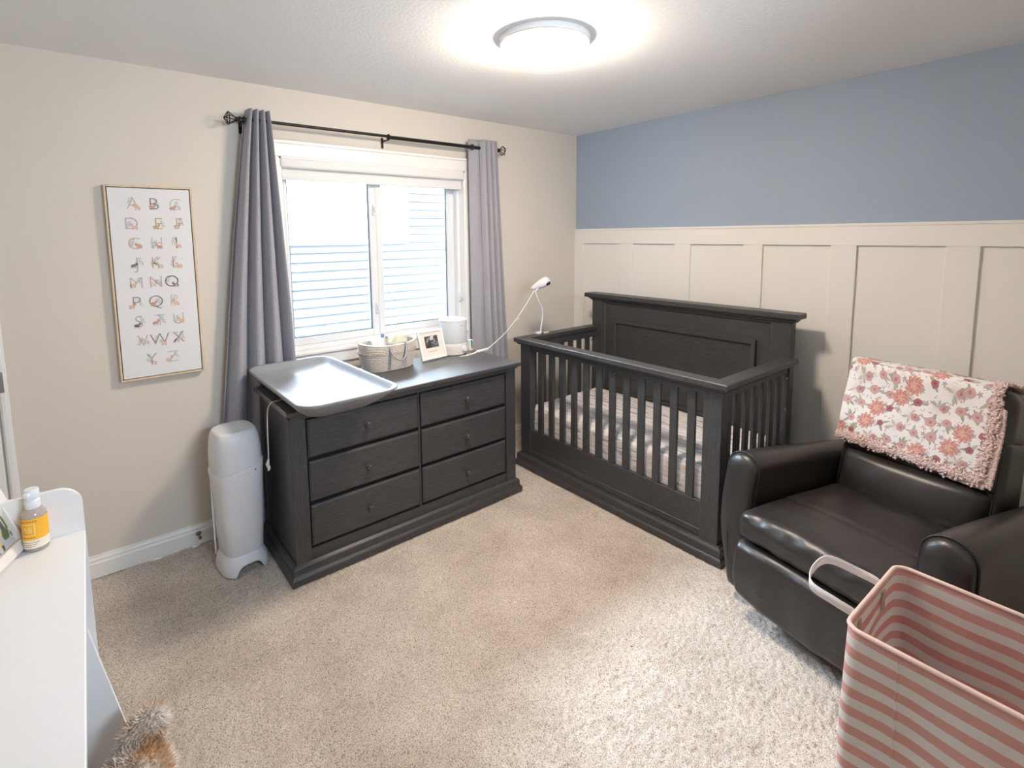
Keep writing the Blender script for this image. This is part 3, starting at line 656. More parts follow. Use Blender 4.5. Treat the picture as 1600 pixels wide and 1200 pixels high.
b = B(); box(b, -.012, .012, .0, .004, .004, .15); b.transform(Matrix.Rotation(math.radians(14), 4, 'X') @ Matrix.Translation((0, .052, 0))); obj('easel_leg', b, M['white_paint'], ph)

# humidifier
hu = thing('humidifier', 'white cylindrical humidifier with a round dial on the dresser', 'humidifier', (-1.408, -.205, TOP))
b = B(); lathe(b, (0, 0, 0), [(.080, 0), (.087, .004), (.091, .05), (.091, .074), (.089, .078)], 40); obj('base', b, M['warm_plastic'], hu, smooth=True)
b = B(); lathe(b, (0, 0, 0), [(.087, .078), (.090, .080), (.091, .10), (.092, .212), (.090, .218), (.07, .220)], 40); obj('water_tank', b, M['tank'], hu, smooth=True)
b = B(); lathe(b, (0, 0, 0), [(.091, .218), (.092, .221), (.091, .231), (.083, .236), (.05, .238), (.02, .238), (.018, .235), (.010, .235)], 40); obj('lid', b, M['white_plastic'], hu, smooth=True)
b = B(); lathe(b, (.030, -.082, .040), [(.020, .006), (.020, -.010), (.017, -.014), (.012, -.015)], 24, 'y'); obj('dial', b, M['white_plastic'], hu, smooth=True)
b = B()
for k in range(8): box(b, -.008 + k * .0042, -.0052 + k * .0042, -.0926, -.091, .196, .200)
obj('printed_marking', b, cmat((170, 175, 180)), hu)
# small medicine box + USB adapter
o = None
b = B(); box(b, -.017, .017, -.012, .012, 0, .072, .001); o = obj('carton', b, cmat((236, 236, 232)), None)
o.location = (-1.268, -.205, TOP); o.rotation_euler = (0, 0, .25); root_mesh(o, 'small white carton with green and orange print, right of the humidifier', 'carton')
for c, q in (((40, 150, 140), (-.008, .010, .024, .068)), ((235, 150, 70), (.011, .0165, .014, .056)), ((170, 170, 160), (-.012, .006, .066, .0715))):
    b = B(); box(b, q[0], q[1], -.0126, -.0118, q[2], q[3]); obj('printed_panel', b, cmat(c), o)
b = B(); lathe(b, (.004, -.0124, .016), [(.007, 0), (.007, -.0012)], 16, 'y'); obj('printed_roundel', b, cmat((220, 100, 60)), o)
ad = thing('power_bar', 'white power adapter lying on the dresser with a cord at each end', 'adapter', (-1.235, -.300, TOP), math.radians(14))
b = B(); rbox(b, (-.060, -.011, 0), (.060, .011, .016), .006, 3, 4); obj('adapter_body', b, M['warm_plastic'], ad, smooth='all')
b = B(); tube(b, smooth_path([(-.060, 0, .008), (-.085, .006, .006), (-.11, -.008, .005), (-.14, -.012, .005), (-.175, .0, .005), (-.21, .02, .005)]), .003, 8); tube(b, smooth_path([(-.07, .004, .006), (-.09, -.012, .005), (-.12, .012, .005), (-.16, .01, .005)]), .0025, 8); obj('cord', b, M['cable'], ad, smooth='all')

# ================================================================== crib
CX, CY = -.58, -1.112
cr = thing('crib', 'charcoal wooden crib with slatted sides and a tall panelled headboard', 'crib', (CX, CY, 0))
def C(name, fn, m, parent=cr, **k):
    b = B(); fn(b); return obj(name, b, m, parent, world=True, **k)
F0 = -.993; BK = -.165
# plinth runs round the front and both ends (mitred)
def crib_ring(b, x0, x1, hy_, prof):
    loft(b, [[(x0 + i, CY - hy_ + i, z), (x0 + i, CY + hy_ - i, z), (x1, CY + hy_ - i, z), (x1, CY - hy_ + i, z)] for z, i in prof])
C('plinth', lambda b: crib_ring(b, F0, F0 + .085, .766, [(0, 0), (.028, 0), (.034, .004), (.038, .009), (.042, .010), (.074, .010), (.080, .014), (.084, .022), (.092, .026)]), M['wy'])
for s in (-1, 1):
    C('side_plinth', lambda b: box(b, F0 + .08, BK, CY + s * .766 - (.04 if s > 0 else 0), CY + s * .766 + (.04 if s < 0 else 0), 0, .03, .003) or box(b, F0 + .08, BK, CY + s * .756 - (.03 if s > 0 else 0), CY + s * .756 + (.03 if s < 0 else 0), .03, .088, .004), M['wx'])
pf = -.965
for s in (-1, 1):
    C('front_post', lambda b: box(b, pf, pf + .058, CY + s * .730 - (.096 if s > 0 else 0), CY + s * .730 + (.096 if s < 0 else 0), .088, .868, .002), M['wz'])
C('bottom_rail', lambda b: (box(b, pf + .010, pf + .034, CY - .636, CY + .636, .10, .276, .001), box(b, pf + .006, pf + .040, CY - .636, CY + .636, .092, .132, .003)), M['wy'])
C('upper_rail', lambda b: box(b, pf + .006, pf + .036, CY - .636, CY + .636, .836, .874, .002), M['wy'])
for i in range(12):
    y = -.567 - .1007 * i
    C('slat', lambda b: box(b, pf + .012, pf + .030, y - .0215, y + .0215, .27, .84, .002), M['wz'])
# top rail cap: front and two sides with a moulded lower edge
cap = [(.866, .030), (.868, .022), (.874, .018), (.879, .012), (.884, .010), (.8845, .003), (.888, 0), (.910, 0), (.9146, .004)]
tx0 = F0 - .005
def front_cap(b):
    loft(b, [[(tx0 + i, CY - .766 + i, z), (tx0 + i, CY + .766 - i, z), (tx0 + .082 - i * .5, CY + .766 - .082 + i * .5, z), (tx0 + .082 - i * .5, CY - .766 + .082 - i * .5, z)] for z, i in cap])
C('front_cap_rail', front_cap, M['wy'])
for s in (-1, 1):
    yo = CY + s * .766
    C('side_cap_rail', lambda b: loft(b, [[(tx0 + i, yo - s * i, z), (-.200, yo - s * i, z), (-.200, yo - s * (.082 - i * .5), z), (tx0 + .082 - i * .5, yo - s * (.082 - i * .5), z)] for z, i in cap]), M['wx'])
    C('side_upper_rail', lambda b: box(b, pf + .05, -.21, CY + s * .708 - .014, CY + s * .708 + .014, .830, .874, .002), M['wx'])
    C('side_bottom_rail', lambda b: box(b, pf + .05, -.21, CY + s * .708 - .014, CY + s * .708 + .014, .10, .276, .002), M['wx'])
    for i in range(7):
        x = -.862 + i * .0935
        C('side_slat', lambda b: box(b, x - .0215, x + .0215, CY + s * .708 - .009, CY + s * .708 + .009, .27, .84, .002), M['wz'])
# headboard
for s in (-1, 1):
    C('headboard_post', lambda b: box(b, -.222, BK, CY + s * .728 - (.092 if s > 0 else 0), CY + s * .728 + (.092 if s < 0 else 0), .0, 1.135, .002), M['wz'])
C('headboard_panel', lambda b: box(b, -.205, -.175, CY - .640, CY + .640, .09, 1.13), M['wy'])
def hb_frame(b, x, y0, y1, z0, z1, wd, dp):
    fr = [(x, 0), (x - dp, .003), (x - dp, wd - .008), (x - dp * .3, wd)]
    loft(b, [[(xx, y0 + i, z0 + i), (xx, y1 - i, z0 + i), (xx, y1 - i, z1 - i), (xx, y0 + i, z1 - i)] for xx, i in fr], False, False)
C('headboard_bead', lambda b: hb_frame(b, -.2045, CY - .640, CY + .640, .30, 1.131, .036, .012), M['wy'])
C('headboard_moulding', lambda b: hb_frame(b, -.2045, CY - .535, CY + .535, .42, .990, .036, .020), M['wy'])
for z in (.36, .46, .56): C('headboard_board', lambda b: box(b, -.2075, -.2045, CY - .50, CY + .50, z, z + .092, .001), M['wy'])
C('headboard_cap', lambda b: loft(b, [[(-.262 + i, CY - .775 + i, z), (-.262 + i, CY + .775 - i, z), (-.150, CY + .775 - i, z), (-.150, CY - .775 + i, z)] for z, i in [(1.110, .046), (1.116, .040), (1.120, .034), (1.128, .030), (1.133, .020), (1.139, .014), (1.1395, .005), (1.143, 0), (1.167, 0), (1.171, .004)]]), M['wy'])
b = B()
for x, z in ((-.235, .80), (-.235, .62)):
    for s in (-1, 1): lathe(b, (x, CY + s * .722, z), [(.006, -.002), (.006, .002)], 12, 'y')
obj('bolt_heads', b, M['steel'], cr, world=True)
# mattress
def mf(u, v, w_, P):
    P = P.copy(); P.z += (.008 * (1 - u * u) * (1 - v * v) if w_ > 0 else 0) + .004 * nz3(P.x * 14, P.y * 9, P.z * 6) ; P.x += .004 * nz3(P.y * 20, P.z * 12, 3); return P
ms = thing('mattress', 'crib mattress in a white fitted sheet with fine grey wavy lines, inside the crib', 'mattress', (CX, CY, .225))
b = B(); rbox(b, (-.920, CY - .672, .225), (-.225, CY + .672, .440), .035, 22, 5, fn=mf); obj('fitted_sheet', b, M['sheet'], ms, world=True, smooth='all')
b = B(); box(b, -.915, -.23, CY - .66, CY + .66, .205, .224, .004); obj('support_board', b, M['wy'], cr, world=True)

# baby monitor clipped on the crib's far rail
bmn = thing('baby_monitor', 'white baby monitor camera on a bent gooseneck clipped to the crib rail', 'camera', (-.78, -.385, .9146))
hx = -.005
b = B(); tube(b, smooth_path([(-.778, -.385, .932), (-.764, -.385, 1.001), (-.757, -.385, 1.051), (-.763, -.385, 1.107), (-.801, -.385, 1.166), (-.822, -.385, 1.222), (-.80, -.385, 1.245)]), .0052, 10); obj('gooseneck', b, M['white_plastic'], bmn, world=True, smooth='all')
b = B(); rbox(b, (-.815, -.40, .9165), (-.775, -.37, .934), .004, 2, 3); box(b, -.775, -.700, -.395, -.375, .9155, .924, .002); obj('clip', b, M['warm_plastic'], bmn, world=True, smooth=True)
b = B(); lathe(b, (-.775, -.385, .925), [(.008, -.02), (.009, 0), (.007, .018)], 12, 'y'); obj('clip_hinge', b, M['steel'], bmn, world=True)
b = B(); Rh = Matrix.Translation((-.765, -.385, 1.278)) @ Matrix.Rotation(math.radians(-38), 4, 'Z') @ Matrix.Rotation(math.radians(-27), 4, 'Y')
b0 = B(); lathe(b0, (0, 0, 0), [(.004, -.086), (.013, -.080), (.019, -.060), (.026, -.03), (.033, .0), (.035, .025), (.031, .046), (.018, .060), (.002, .065)], 26, 'x'); b0.transform(Rh); obj('camera_head', b0, M['white_plastic'], bmn, world=True, smooth='all')
b0 = B(); rbox(b0, (.022, -.034, -.030), (.056, -.006, -.006), .0115, 2, 5); b0.transform(Rh); obj('lens', b0, M['lens'], bmn, world=True, smooth='all')
# its cable to the dresser: camera back -> adapter
mc = bmn
pa = Vector((-.842, -.392, 1.235)); pb = Vector((-1.178, -.287, .852))
pts = []
for i in range(9):
    t = i / 8; p_ = pa.lerp(pb, t); p_.z -= .045 * math.sin(PI * t); pts.append(p_)
b = B(); tube(b, smooth_path(pts), .0028, 8); obj('cable', b, M['cable'], mc, world=True, smooth='all', label='thin white cable running down to the dresser')
p_ = pts[3]; b = B(); box(b, p_.x - .002, p_.x + .016, p_.y - .001, p_.y + .001, p_.z - .016, p_.z + .001, .0005); obj('cable_tag', b, M['strap'], mc, world=True)

# ================================================================== recliner
TH = math.radians(11.5)
# local x = towards the chair's left arm as seen (far side), local y = forward, z up.
FW = Vector((-math.cos(TH), math.sin(TH), 0)); SD = Vector((-math.sin(TH), -math.cos(TH), 0))
# measured frame: s along SD, f along FW.  Build in (s, f, z) and convert.
def RC(s, f, z): return Vector((FW.x * f + SD.x * s, FW.y * f + SD.y * s, z))
MR = Matrix(((SD.x, FW.x, 0, 0), (SD.y, FW.y, 0, 0), (0, 0, 1, 0), (0, 0, 0, 1)))
rc = thing('recliner', 'dark brown leather glider recliner beside the crib', 'armchair', RC(2.56, .25, 0), math.atan2(SD.y, SD.x))
def RCo(name, b, m, parent=rc, **k):
    b.transform(MR); return obj(name, b, m, parent, world=True, **k)
SC = 2.553
def arm(side):
    # outline of the arm front in (s,z): inner straight side, rounded top, outer side bulging then tucking in
    def outline(f, shrink=0.0, top=.655):
        pts = []
        hwid = .074
        for i in range(34):
            a = i / 34 * 2 * PI; z0, z1 = .05, top - .006 * max(0, .4 - f)
            zc = z1 - .072
            ca, sa = math.cos(a), math.sin(a)
            if sa >= 0: s = hwid * ca; z = zc + .072 * abs(sa) ** .9
            else:
                z = zc + (zc - z0) * -(abs(sa) ** .75); t = (zc - z) / (zc - z0)
                wi = hwid + .012 * math.sin(PI * min(1, t * 1.3)) - .055 * t ** 2.2
                s = (abs(ca) ** .35) * math.copysign(1, ca) * wi
                if ca > 0: s = abs(ca) ** .35 * (hwid - .002)
            s *= (1 - shrink); z = (z - .36) * (1 - shrink * .35) + .36
            # positive ca is the inner side
            pts.append((SC - side * (.368 + 0) * 1 + side * s, f, z) if side > 0 else (SC - side * .368 + side * s, f, z))
        return pts
    b = B(); rings = []
    def lean(f, z): return f - .05 * max(0, (z - .30)) / .36 + .0
    for f, sh in [(-.22, .35), (-.235, .15), (-.225, .03), (-.19, 0), (-.05, 0), (.1, 0), (.25, 0), (.4, 0), (.55, 0), (.655, 0), (.690, .008), (.705, .03), (.716, .10), (.724, .22), (.729, .45), (.731, .75)]:
        r_ = outline(f, sh); rings.append([(s, lean(f, z) + .0 * z, z - .13 * max(0, .62 - f) * max(0, z - .3) / .35) for s, ff, z in r_])
    loft(b, rings); o = RCo('armrest', b, M['leather'], smooth='all')
    b = B(); r_ = [(s, lean(.690, z) + .006, z) for s, ff, z in outline(.690, -.012)]
    tube(b, r_, .0048, 8, closed=True); RCo('piping', b, M['piping'], o, smooth='all')
    return o
arm(1); arm(-1)
def wr(P, sc, amp, seed): return amp * nz3(P.x * sc + seed, P.y * sc, P.z * sc)
# seat cushion
def seatf(u, v, w_, P):
    P = P.copy()
    if w_ > -.2: P.z += .022 * (1 - abs(u) ** 3) * (1 - abs(v) ** 4) - .030 * max(0, -v + .2) * .6
    P.z += .010 * max(0, v) ** 2
    if v > .5: P.z += wr(P, 26, .006 * (v - .3), 3); P.y += wr(P, 20, .006, 8)
    P.z += wr(P, 6, .006, 1)
    if w_ > .5: P.z -= .004 * math.exp(-((P.y - .52) / .006) ** 2)
    return P
b = B(); rbox(b, (SC - .296, .10, .335), (SC + .296, .800, .462), .052, 34, 6, fn=seatf); RCo('seat_cushion', b, M['leather'], smooth='all')
b = B(); tube(b, [(SC - .29 + .58 * i / 20, .520, .4625 + .010) for i in range(21)], .0012, 5); RCo('seat_seam', b, M['piping'])
# footrest panel
def footf(u, v, w_, P):
    P = P.copy(); P.y += .018 * (1 - w_ * w_) * (v > 0) + wr(P, 9, .007, 4); P.y += .012 * (P.z - .2)
    if v > 0: P.y += .0035 * nz3(P.x * 42, 3, P.z * 4)
    P.z += (.03 * (u * u) * (w_ < -.3)); return P
b = B(); rbox(b, (SC - .298, .640, .068), (SC + .298, .800, .340), .035, 26, 5, fn=footf); RCo('footrest_panel', b, M['leather'], smooth='all')
b = B(); rbox(b, (SC - .33, -.12, .12), (SC + .33, .64, .36), .03, 3, 3); RCo('seat_box', b, M['leather'], smooth='all')
# back: tilted lower cushion, frame sides, headrest
def tilt(P, piv=(.155, .40), ang=math.radians(14)):
    y, z = P.y - piv[0], P.z - piv[1]; return Vector((P.x, piv[0] + y * math.cos(ang) - z * math.sin(ang), piv[1] + y * math.sin(ang) + z * math.cos(ang)))
def backf(u, v, w_, P):
    P = P.copy()
    if v > 0: P.y += .042 * (1 - u ** 4) * math.cos((w_ - .1) * 1.35) + wr(P, 7, .008, 2) + (.010 * nz3(P.x * 16, 1, P.z * 7) * (w_ < -.2))
    return tilt(P)
b = B(); rbox(b, (SC - .268, .03, .36), (SC + .268, .150, .634), .045, 22, 6, fn=backf); RCo('back_cushion', b, M['leather'], smooth='all')
b = B(); rbox(b, (SC - .272, .02, .625), (SC + .272, .148, .80), .02, 16, 4, fn=lambda u, v, w_, P: tilt(P)); RCo('back_yoke', b, M['leather'], smooth='all')
b = B(); rbox(b, (SC - .296, -.095, .20), (SC + .296, .118, .845), .040, 10, 5, fn=lambda u, v, w_, P: tilt(P + Vector((u * -.012 * max(0, w_), 0, 0)))); RCo('back_shell', b, M['leather'], smooth='all')
def headf(u, v, w_, P):
    P = P.copy(); P.y += .014 * (1 - u * u) * (1 if v > 0 else 0) - .020 * max(0, w_) * (v > 0) ; P.x += -u * .010 * max(0, w_) ; return tilt(P)
b = B(); rbox(b, (SC - .288, -.085, .800), (SC + .288, .150, 1.035), .062, 14, 7, fn=headf); RCo('headrest', b, M['leather'], smooth='all')
for dz in (0, .009):
    b = B(); tube(b, [tilt(Vector((SC - .258 + .516 * i / 40, .1494 + .0006 * math.cos(i * 3), .651 + dz))) for i in range(41)], .0013, 5); RCo('stitching', b, M['thread'])
for s in (-1, 1):
    b = B(); tube(b, [tilt(Vector((SC + s * .272, .126, .42 + .36 * i / 20))) for i in range(21)], .0035, 6); RCo('piping', b, M['piping'], smooth='all')
# swivel base
b = B(); lathe(b, (SC, .34, .008), [(.30, 0), (.31, .006), (.31, .022), (.29, .030), (.06, .034), (.05, .125)], 48); RCo('swivel_base', b, M['black_metal'], smooth=True)

# ================================================================== blanket over the headrest
def path_pt(t):
    """profile over the headrest in (f,z) before tilt: front bottom -> top -> back bottom"""
    L1, Lr, L3 = .300, .33, .235; L = L1 + Lr + L3; d_ = t * L; yf, yb, zt, r_ = .176, -.104, 1.052, .075
    if d_ < L1: return (yf + .004 * math.sin(d_ * 20), zt - r_ - (L1 - d_))
    if d_ < L1 + Lr:
        q = (d_ - L1) / Lr; w0 = (yf - yb); a = q * PI
        e = .55
        return ((yf + yb) / 2 + w0 / 2 * math.copysign(abs(math.cos(a)) ** e, math.cos(a)), zt - r_ + r_ * abs(math.sin(a)) ** e)
    return (yb, zt - r_ - (d_ - L1 - Lr))
bs0, bs1 = SC - .288, SC + .235
def blank(u, v, off=0.0):
    f_, z_ = path_pt(v)
    s_ = bs0 + (bs1 - bs0) * u + .010 * math.sin(v * 7) * (u > .0)
    z_ -= (.012 * u if v < .32 else 0) * max(0, 1 - v / .32)
    wv = .005 * nz3(u * 5, v * 7, 2) + .003 * nz3(u * 11, v * 13, 5)
    nf = 1 if v < .5 else -1
    if .32 < v < .68: z_ += off + wv * .6
    f_ += (off + wv) * nf * (0 if .45 < v < .55 else 1)
    P = tilt(Vector((s_, f_, z_)));
    return P
nu_, nv_ = 420, 440
uu, vv = np.meshgrid(np.linspace(0, 1, nu_ + 1), np.linspace(0, 1, nv_ + 1), indexing='ij')
cs = [[blank(i / 60, j / 80, .006) for j in range(81)] for i in range(61)]; cs = np.array([[tuple(p) for p in r_] for r_ in cs])
def samp(A, U, Vv):
    x = U * (A.shape[0] - 1); y = Vv * (A.shape[1] - 1); i = np.clip(x.astype(int), 0, A.shape[0] - 2); j = np.clip(y.astype(int), 0, A.shape[1] - 2); fx = (x - i)[..., None]; fy = (y - j)[..., None]
    return (A[i, j] * (1 - fx) + A[i + 1, j] * fx) * (1 - fy) + (A[i, j + 1] * (1 - fx) + A[i + 1, j + 1] * fx) * fy
MRn = np.array(MR)[:3, :3]
bk_ = thing('blanket', 'white baby blanket printed with pink roses, draped over the recliner headrest', 'blanket', RC(SC, .02, 1.0))
pts = samp(cs, uu, vv).reshape(-1, 3) @ MRn.T - np.array(bk_.location)
ii = (np.arange(nu_)[:, None] * (nv_ + 1) + np.arange(nv_)[None]).ravel()
me = np_mesh('printed_cloth', pts, np.stack([ii, ii + nv_ + 1, ii + nv_ + 2, ii + 1], -1), [M['floral']])
# the rose print, in metres on the cloth: X across, Y along the drape
WID, LEN = (bs1 - bs0), .84
Xc = uu * WID; Yc = vv * LEN
img = np.ones(Xc.shape + (3,)) * np.array([.88, .86, .86])
def over(mask, col, a=1.0):
    global img
    m_ = (np.clip(mask, 0, 1) * a)[..., None]; img[:] = img * (1 - m_) + np.array(col) * m_
fr_ = random.Random(11)
def local(cx_, cy_, rot):
    dx, dy = Xc - cx_, Yc - cy_; c_, s_ = math.cos(rot), math.sin(rot); return dx * c_ + dy * s_, -dx * s_ + dy * c_
def leaf(cx_, cy_, rot, ln, wd, col):
    x, y = local(cx_, cy_, rot); t = x / ln
    m_ = ((t > 0) & (t < 1) & (np.abs(y) < wd * np.sin(np.clip(t, 0, 1) * PI) ** .8)).astype(float); over(m_, col, .85)
    m2 = ((t > 0) & (t < .95) & (np.abs(y) < wd * .12)).astype(float); over(m2, [c * .6 for c in col], .6)
def rose(cx_, cy_, R_, cols):
    x, y = local(cx_, cy_, fr_.uniform(0, 6)); r_ = np.hypot(x, y * 1.08); a_ = np.arctan2(y, x); edge = R_ * (1 + .06 * np.sin(a_ * 5 + 1))
    over((r_ < edge).astype(float), cols[0]); sp = np.sin(r_ / R_ * 17 - a_ * 1.0 + .6 * np.sin(a_ * 3))
    over(((r_ < edge) & (sp > .45)).astype(float), cols[1], .8); over(((r_ < edge * .30)).astype(float), cols[2], .7); over(((r_ < edge) & (sp < -.82)).astype(float), cols[2], .45)
def mum(cx_, cy_, R_, cols):
    for ring_, (n_, rr) in enumerate(((11, 1.0), (9, .72), (6, .45))):
        for k in range(n_):
            rot = 2 * PI * k / n_ + ring_ * .4 + fr_.uniform(-.1, .1); x, y = local(cx_, cy_, rot); t = x / (R_ * rr)
            w_ = R_ * .20 * np.sin(np.clip(t, 0, 1) ** 1.3 * PI) ** .7
            ins = (t > .05) & (t < 1) & (np.abs(y) < w_); over(ins.astype(float), cols[ring_ % 2]); over((ins & (y > w_ * .45)).astype(float), cols[2], .8)
pinks = [((.66, .42, .40), (.50, .25, .24), (.36, .13, .13)), ((.72, .50, .49), (.52, .28, .29), (.42, .19, .20)), ((.48, .22, .24), (.32, .10, .13), (.22, .06, .08))]
green = [(.40, .46, .33), (.34, .41, .30), (.47, .50, .40), (.30, .36, .30)]
cell = .064
XF, YF, IF = Xc, Yc, img
for iy in range(int(LEN / cell) + 1):
    for ix in range(int(WID / cell) + 2):
        cx_ = (ix + .5 * (iy % 2)) * cell + fr_.uniform(-.012, .012); cy_ = (iy + .5) * cell + fr_.uniform(-.012, .012); kind = (ix * 2 + iy * 3) % 5
        a0, a1 = [int(np.clip((cx_ + q) / WID * nu_, 0, nu_ + 1)) for q in (-.062, .085)]; c0, c1 = [int(np.clip((cy_ + q) / LEN * nv_, 0, nv_ + 1)) for q in (-.062, .07)]
        if a1 <= a0 or c1 <= c0: continue
        Xc, Yc, img = XF[a0:a1, c0:c1], YF[a0:a1, c0:c1], IF[a0:a1, c0:c1]
        for k in range(fr_.randint(3, 5)): leaf(cx_ , cy_, fr_.uniform(0, 6.28), fr_.uniform(.028, .042), fr_.uniform(.004, .006), fr_.choice(green))
        if kind == 0: mum(cx_, cy_, .037, [(.72, .42, .36), (.64, .33, .29), (.42, .16, .14)]); 
        elif kind in (1, 3): rose(cx_, cy_, fr_.uniform(.016, .021), pinks[1])
        elif kind == 2: rose(cx_, cy_, fr_.uniform(.013, .017), pinks[2])
        else: over(np.exp(-((np.hypot(Xc - cx_, Yc - cy_)) / .022) ** 2), (.74, .62, .62), .6); rose(cx_ + .02, cy_, .016, pinks[0])
        for k in range(4):
            a_ = fr_.uniform(0, 6.28); q = fr_.uniform(.034, .042); bx_, by_ = cx_ + q * math.cos(a_), cy_ + q * math.sin(a_)
            for k2 in range(5): over((np.hypot(Xc - bx_ - fr_.uniform(-.006, .006), Yc - by_ - fr_.uniform(-.006, .006)) < .0017).astype(float), fr_.choice([(.62, .33, .28), (.45, .28, .36)]), .9)
        x5, y5 = cx_ + .5 * cell, cy_ + fr_.uniform(-.01, .01)
        for k in range(5): leaf(x5, y5, k * 1.257 + ix, .011, .0026, (.46, .36, .42))
a = me.color_attributes.new('print', 'FLOAT_COLOR', 'POINT'); cc = IF.reshape(-1, 3)
a.data.foreach_set('color', np.concatenate([cc, np.ones((len(cc), 1))], 1).astype(np.float32).ravel())
link('printed_cloth', me, bk_)
lin = []; Pn = samp(np.array([[tuple(blank(i / 60, j / 80, .0015)) for j in range(81)] for i in range(61)]), uu[::6, ::6], vv[::6, ::6])
n1_, n2_ = Pn.shape[:2]; i2 = (np.arange(n1_ - 1)[:, None] * n2_ + np.arange(n2_ - 1)[None]).ravel()
link('sherpa_lining', np_mesh('sherpa_lining', Pn.reshape(-1, 3) @ MRn.T - np.array(bk_.location), np.stack([i2, i2 + n2_, i2 + n2_ + 1, i2 + 1], -1), [M['sherpa']]), bk_)
ep = []
for k in range(7500):
    q = rng.uniform()
    if q < .42: u_, v_ = rng.uniform(0, 1.01), rng.normal(0.003, .012)
    elif q < .80: u_, v_ = rng.normal(1.0, .016), rng.uniform(0, 1)
    elif q < .90: u_, v_ = rng.normal(.003, .003), rng.uniform(0, 1)
    else: u_, v_ = rng.uniform(0, 1.01), 1 + rng.normal(0, .01)
    if q >= .8 and q < .9: off = -.002
    else: off = rng.uniform(-.002, .010)
    p_ = np.array(blank(min(max(u_, -.01), 1.04), min(max(v_, 0.0), 1), off)); 
    if v_ < 0: p_[2] += v_ * .8
    ep.append(p_)
for k in range(2200):   # second, folded corner hanging lower at the right
    u_ = rng.uniform(.62, 1.03); p_ = np.array(blank(u_, 0, -.002)); p_[2] -= rng.uniform(0, .026) * min(1, (u_ - .60) * 4); ep.append(p_)
for k in range(1200):
    v_ = rng.uniform(0, .33); p_ = np.array(blank(1.03, v_, -.003)); p_[0] += rng.uniform(0, .022) * (1 - v_ * 1.5); p_[2] -= rng.uniform(0, .02); ep.append(p_)
ep = np.array(ep) @ MRn.T - np.array(bk_.location)
Vt, Ft = tufts(ep, .0062, 3); link('sherpa_trim', np_mesh('sherpa_trim', Vt, Ft, [M['sherpa']]), bk_, kind='stuff')

# ================================================================== striped hamper
HX0, HX1, HY1, HY0, HZ = -1.815, -1.405, -2.632, -3.25, .60
hm = thing('laundry_hamper', 'pink and white striped fabric laundry hamper with white strap handles, before the recliner', 'hamper', ((HX0 + HX1) / 2, (HY0 + HY1) / 2, 0), math.radians(-1.5))
hw_, hd_ = (HX1 - HX0) / 2, (HY1 - HY0) / 2
def hring(z, inset=0.0, rr=.035):
    o = []
    for x, y, zz in rrect(0, 0, hw_ - inset, hd_ - inset, rr, z, 6):
        o.append((x, y, zz))
    # densify straight sides so the cloth can sag
    out = []
    for i in range(len(o)):
        a_, b_ = Vector(o[i]), Vector(o[(i + 1) % len(o)]); L_ = (b_ - a_).length; k = 10 if L_ > .1 else 1
        for j in range(k):
            q = a_.lerp(b_, j / k); t = z / HZ; m_ = math.sin(PI * min(1, t)) * .010
            q.x += m_ * math.sin(q.y * 21 + 1) * (1 if q.x > 0 else -1) * (abs(q.x) > .15); q.y += m_ * .8 * math.sin(q.x * 19) * (abs(q.y) > .25); out.append(tuple(q))
    return out
b = B(); outr = [hring(HZ * i / 20) for i in range(21)]; inr = [hring(HZ * i / 20 + (.004 if i == 0 else 0), .004) for i in range(20, -1, -1)]
loft(b, outr + inr); obj('fabric_body', b, M['stripe'], hm, smooth='all')
b = B(); tube(b, hring(HZ, .002), .0062, 8, closed=True); obj('rim_piping', b, mat('pale_pink_binding', (0.82, 0.62, 0.55, 1), .9, var=.05), hm, smooth='all')
b = B(); tube(b, [(-hw_ - .003 - .009 * math.sin(PI * i / 20) * math.sin((hd_ - .118) * 21 + 1), hd_ - .118, .012 + (HZ - .02) * i / 20) for i in range(21)], .0014, 6); obj('seam', b, M['stripe'], hm)
def hhandle(sy):
    b = B(); y = sy * hd_
    P_ = smooth_path([(-.115, y, HZ - .040), (-.118, y + sy * .004, HZ - .015), (-.128, y + sy * .05, HZ + .000), (-.118, y + sy * .115, HZ + .008), (-.060, y + sy * .135, HZ + .022), (.015, y + sy * .120, HZ + .030), (.060, y + sy * .055, HZ + .006), (.072, y + sy * .004, HZ - .008), (.072, y, HZ - .040)], 6)
    n_ = len(P_); vs = []
    for i, p_ in enumerate(P_):
        d2 = Vector((0, 0, 1)) * .013
        vs.append((b.verts.new(p_ + d2), b.verts.new(p_ - d2)))
    for i in range(n_ - 1): b.faces.new((vs[i][0], vs[i + 1][0], vs[i + 1][1], vs[i][1]))
    o = obj('strap_handle', b, M['strap'], hm, smooth='all'); md = o.modifiers.new('t', 'SOLIDIFY'); md.thickness = .003
    for x in (-.115, .072):
        b = B(); box(b, x - .012, x + .012, y - sy * .008 - .002, y - sy * .008 + .002, HZ - .085, HZ - .025, .001); obj('handle_patch', b, mat('tan_backing', (0.55, 0.42, 0.30, 1), .9, var=.05), hm)
hhandle(1); hhandle(-1)

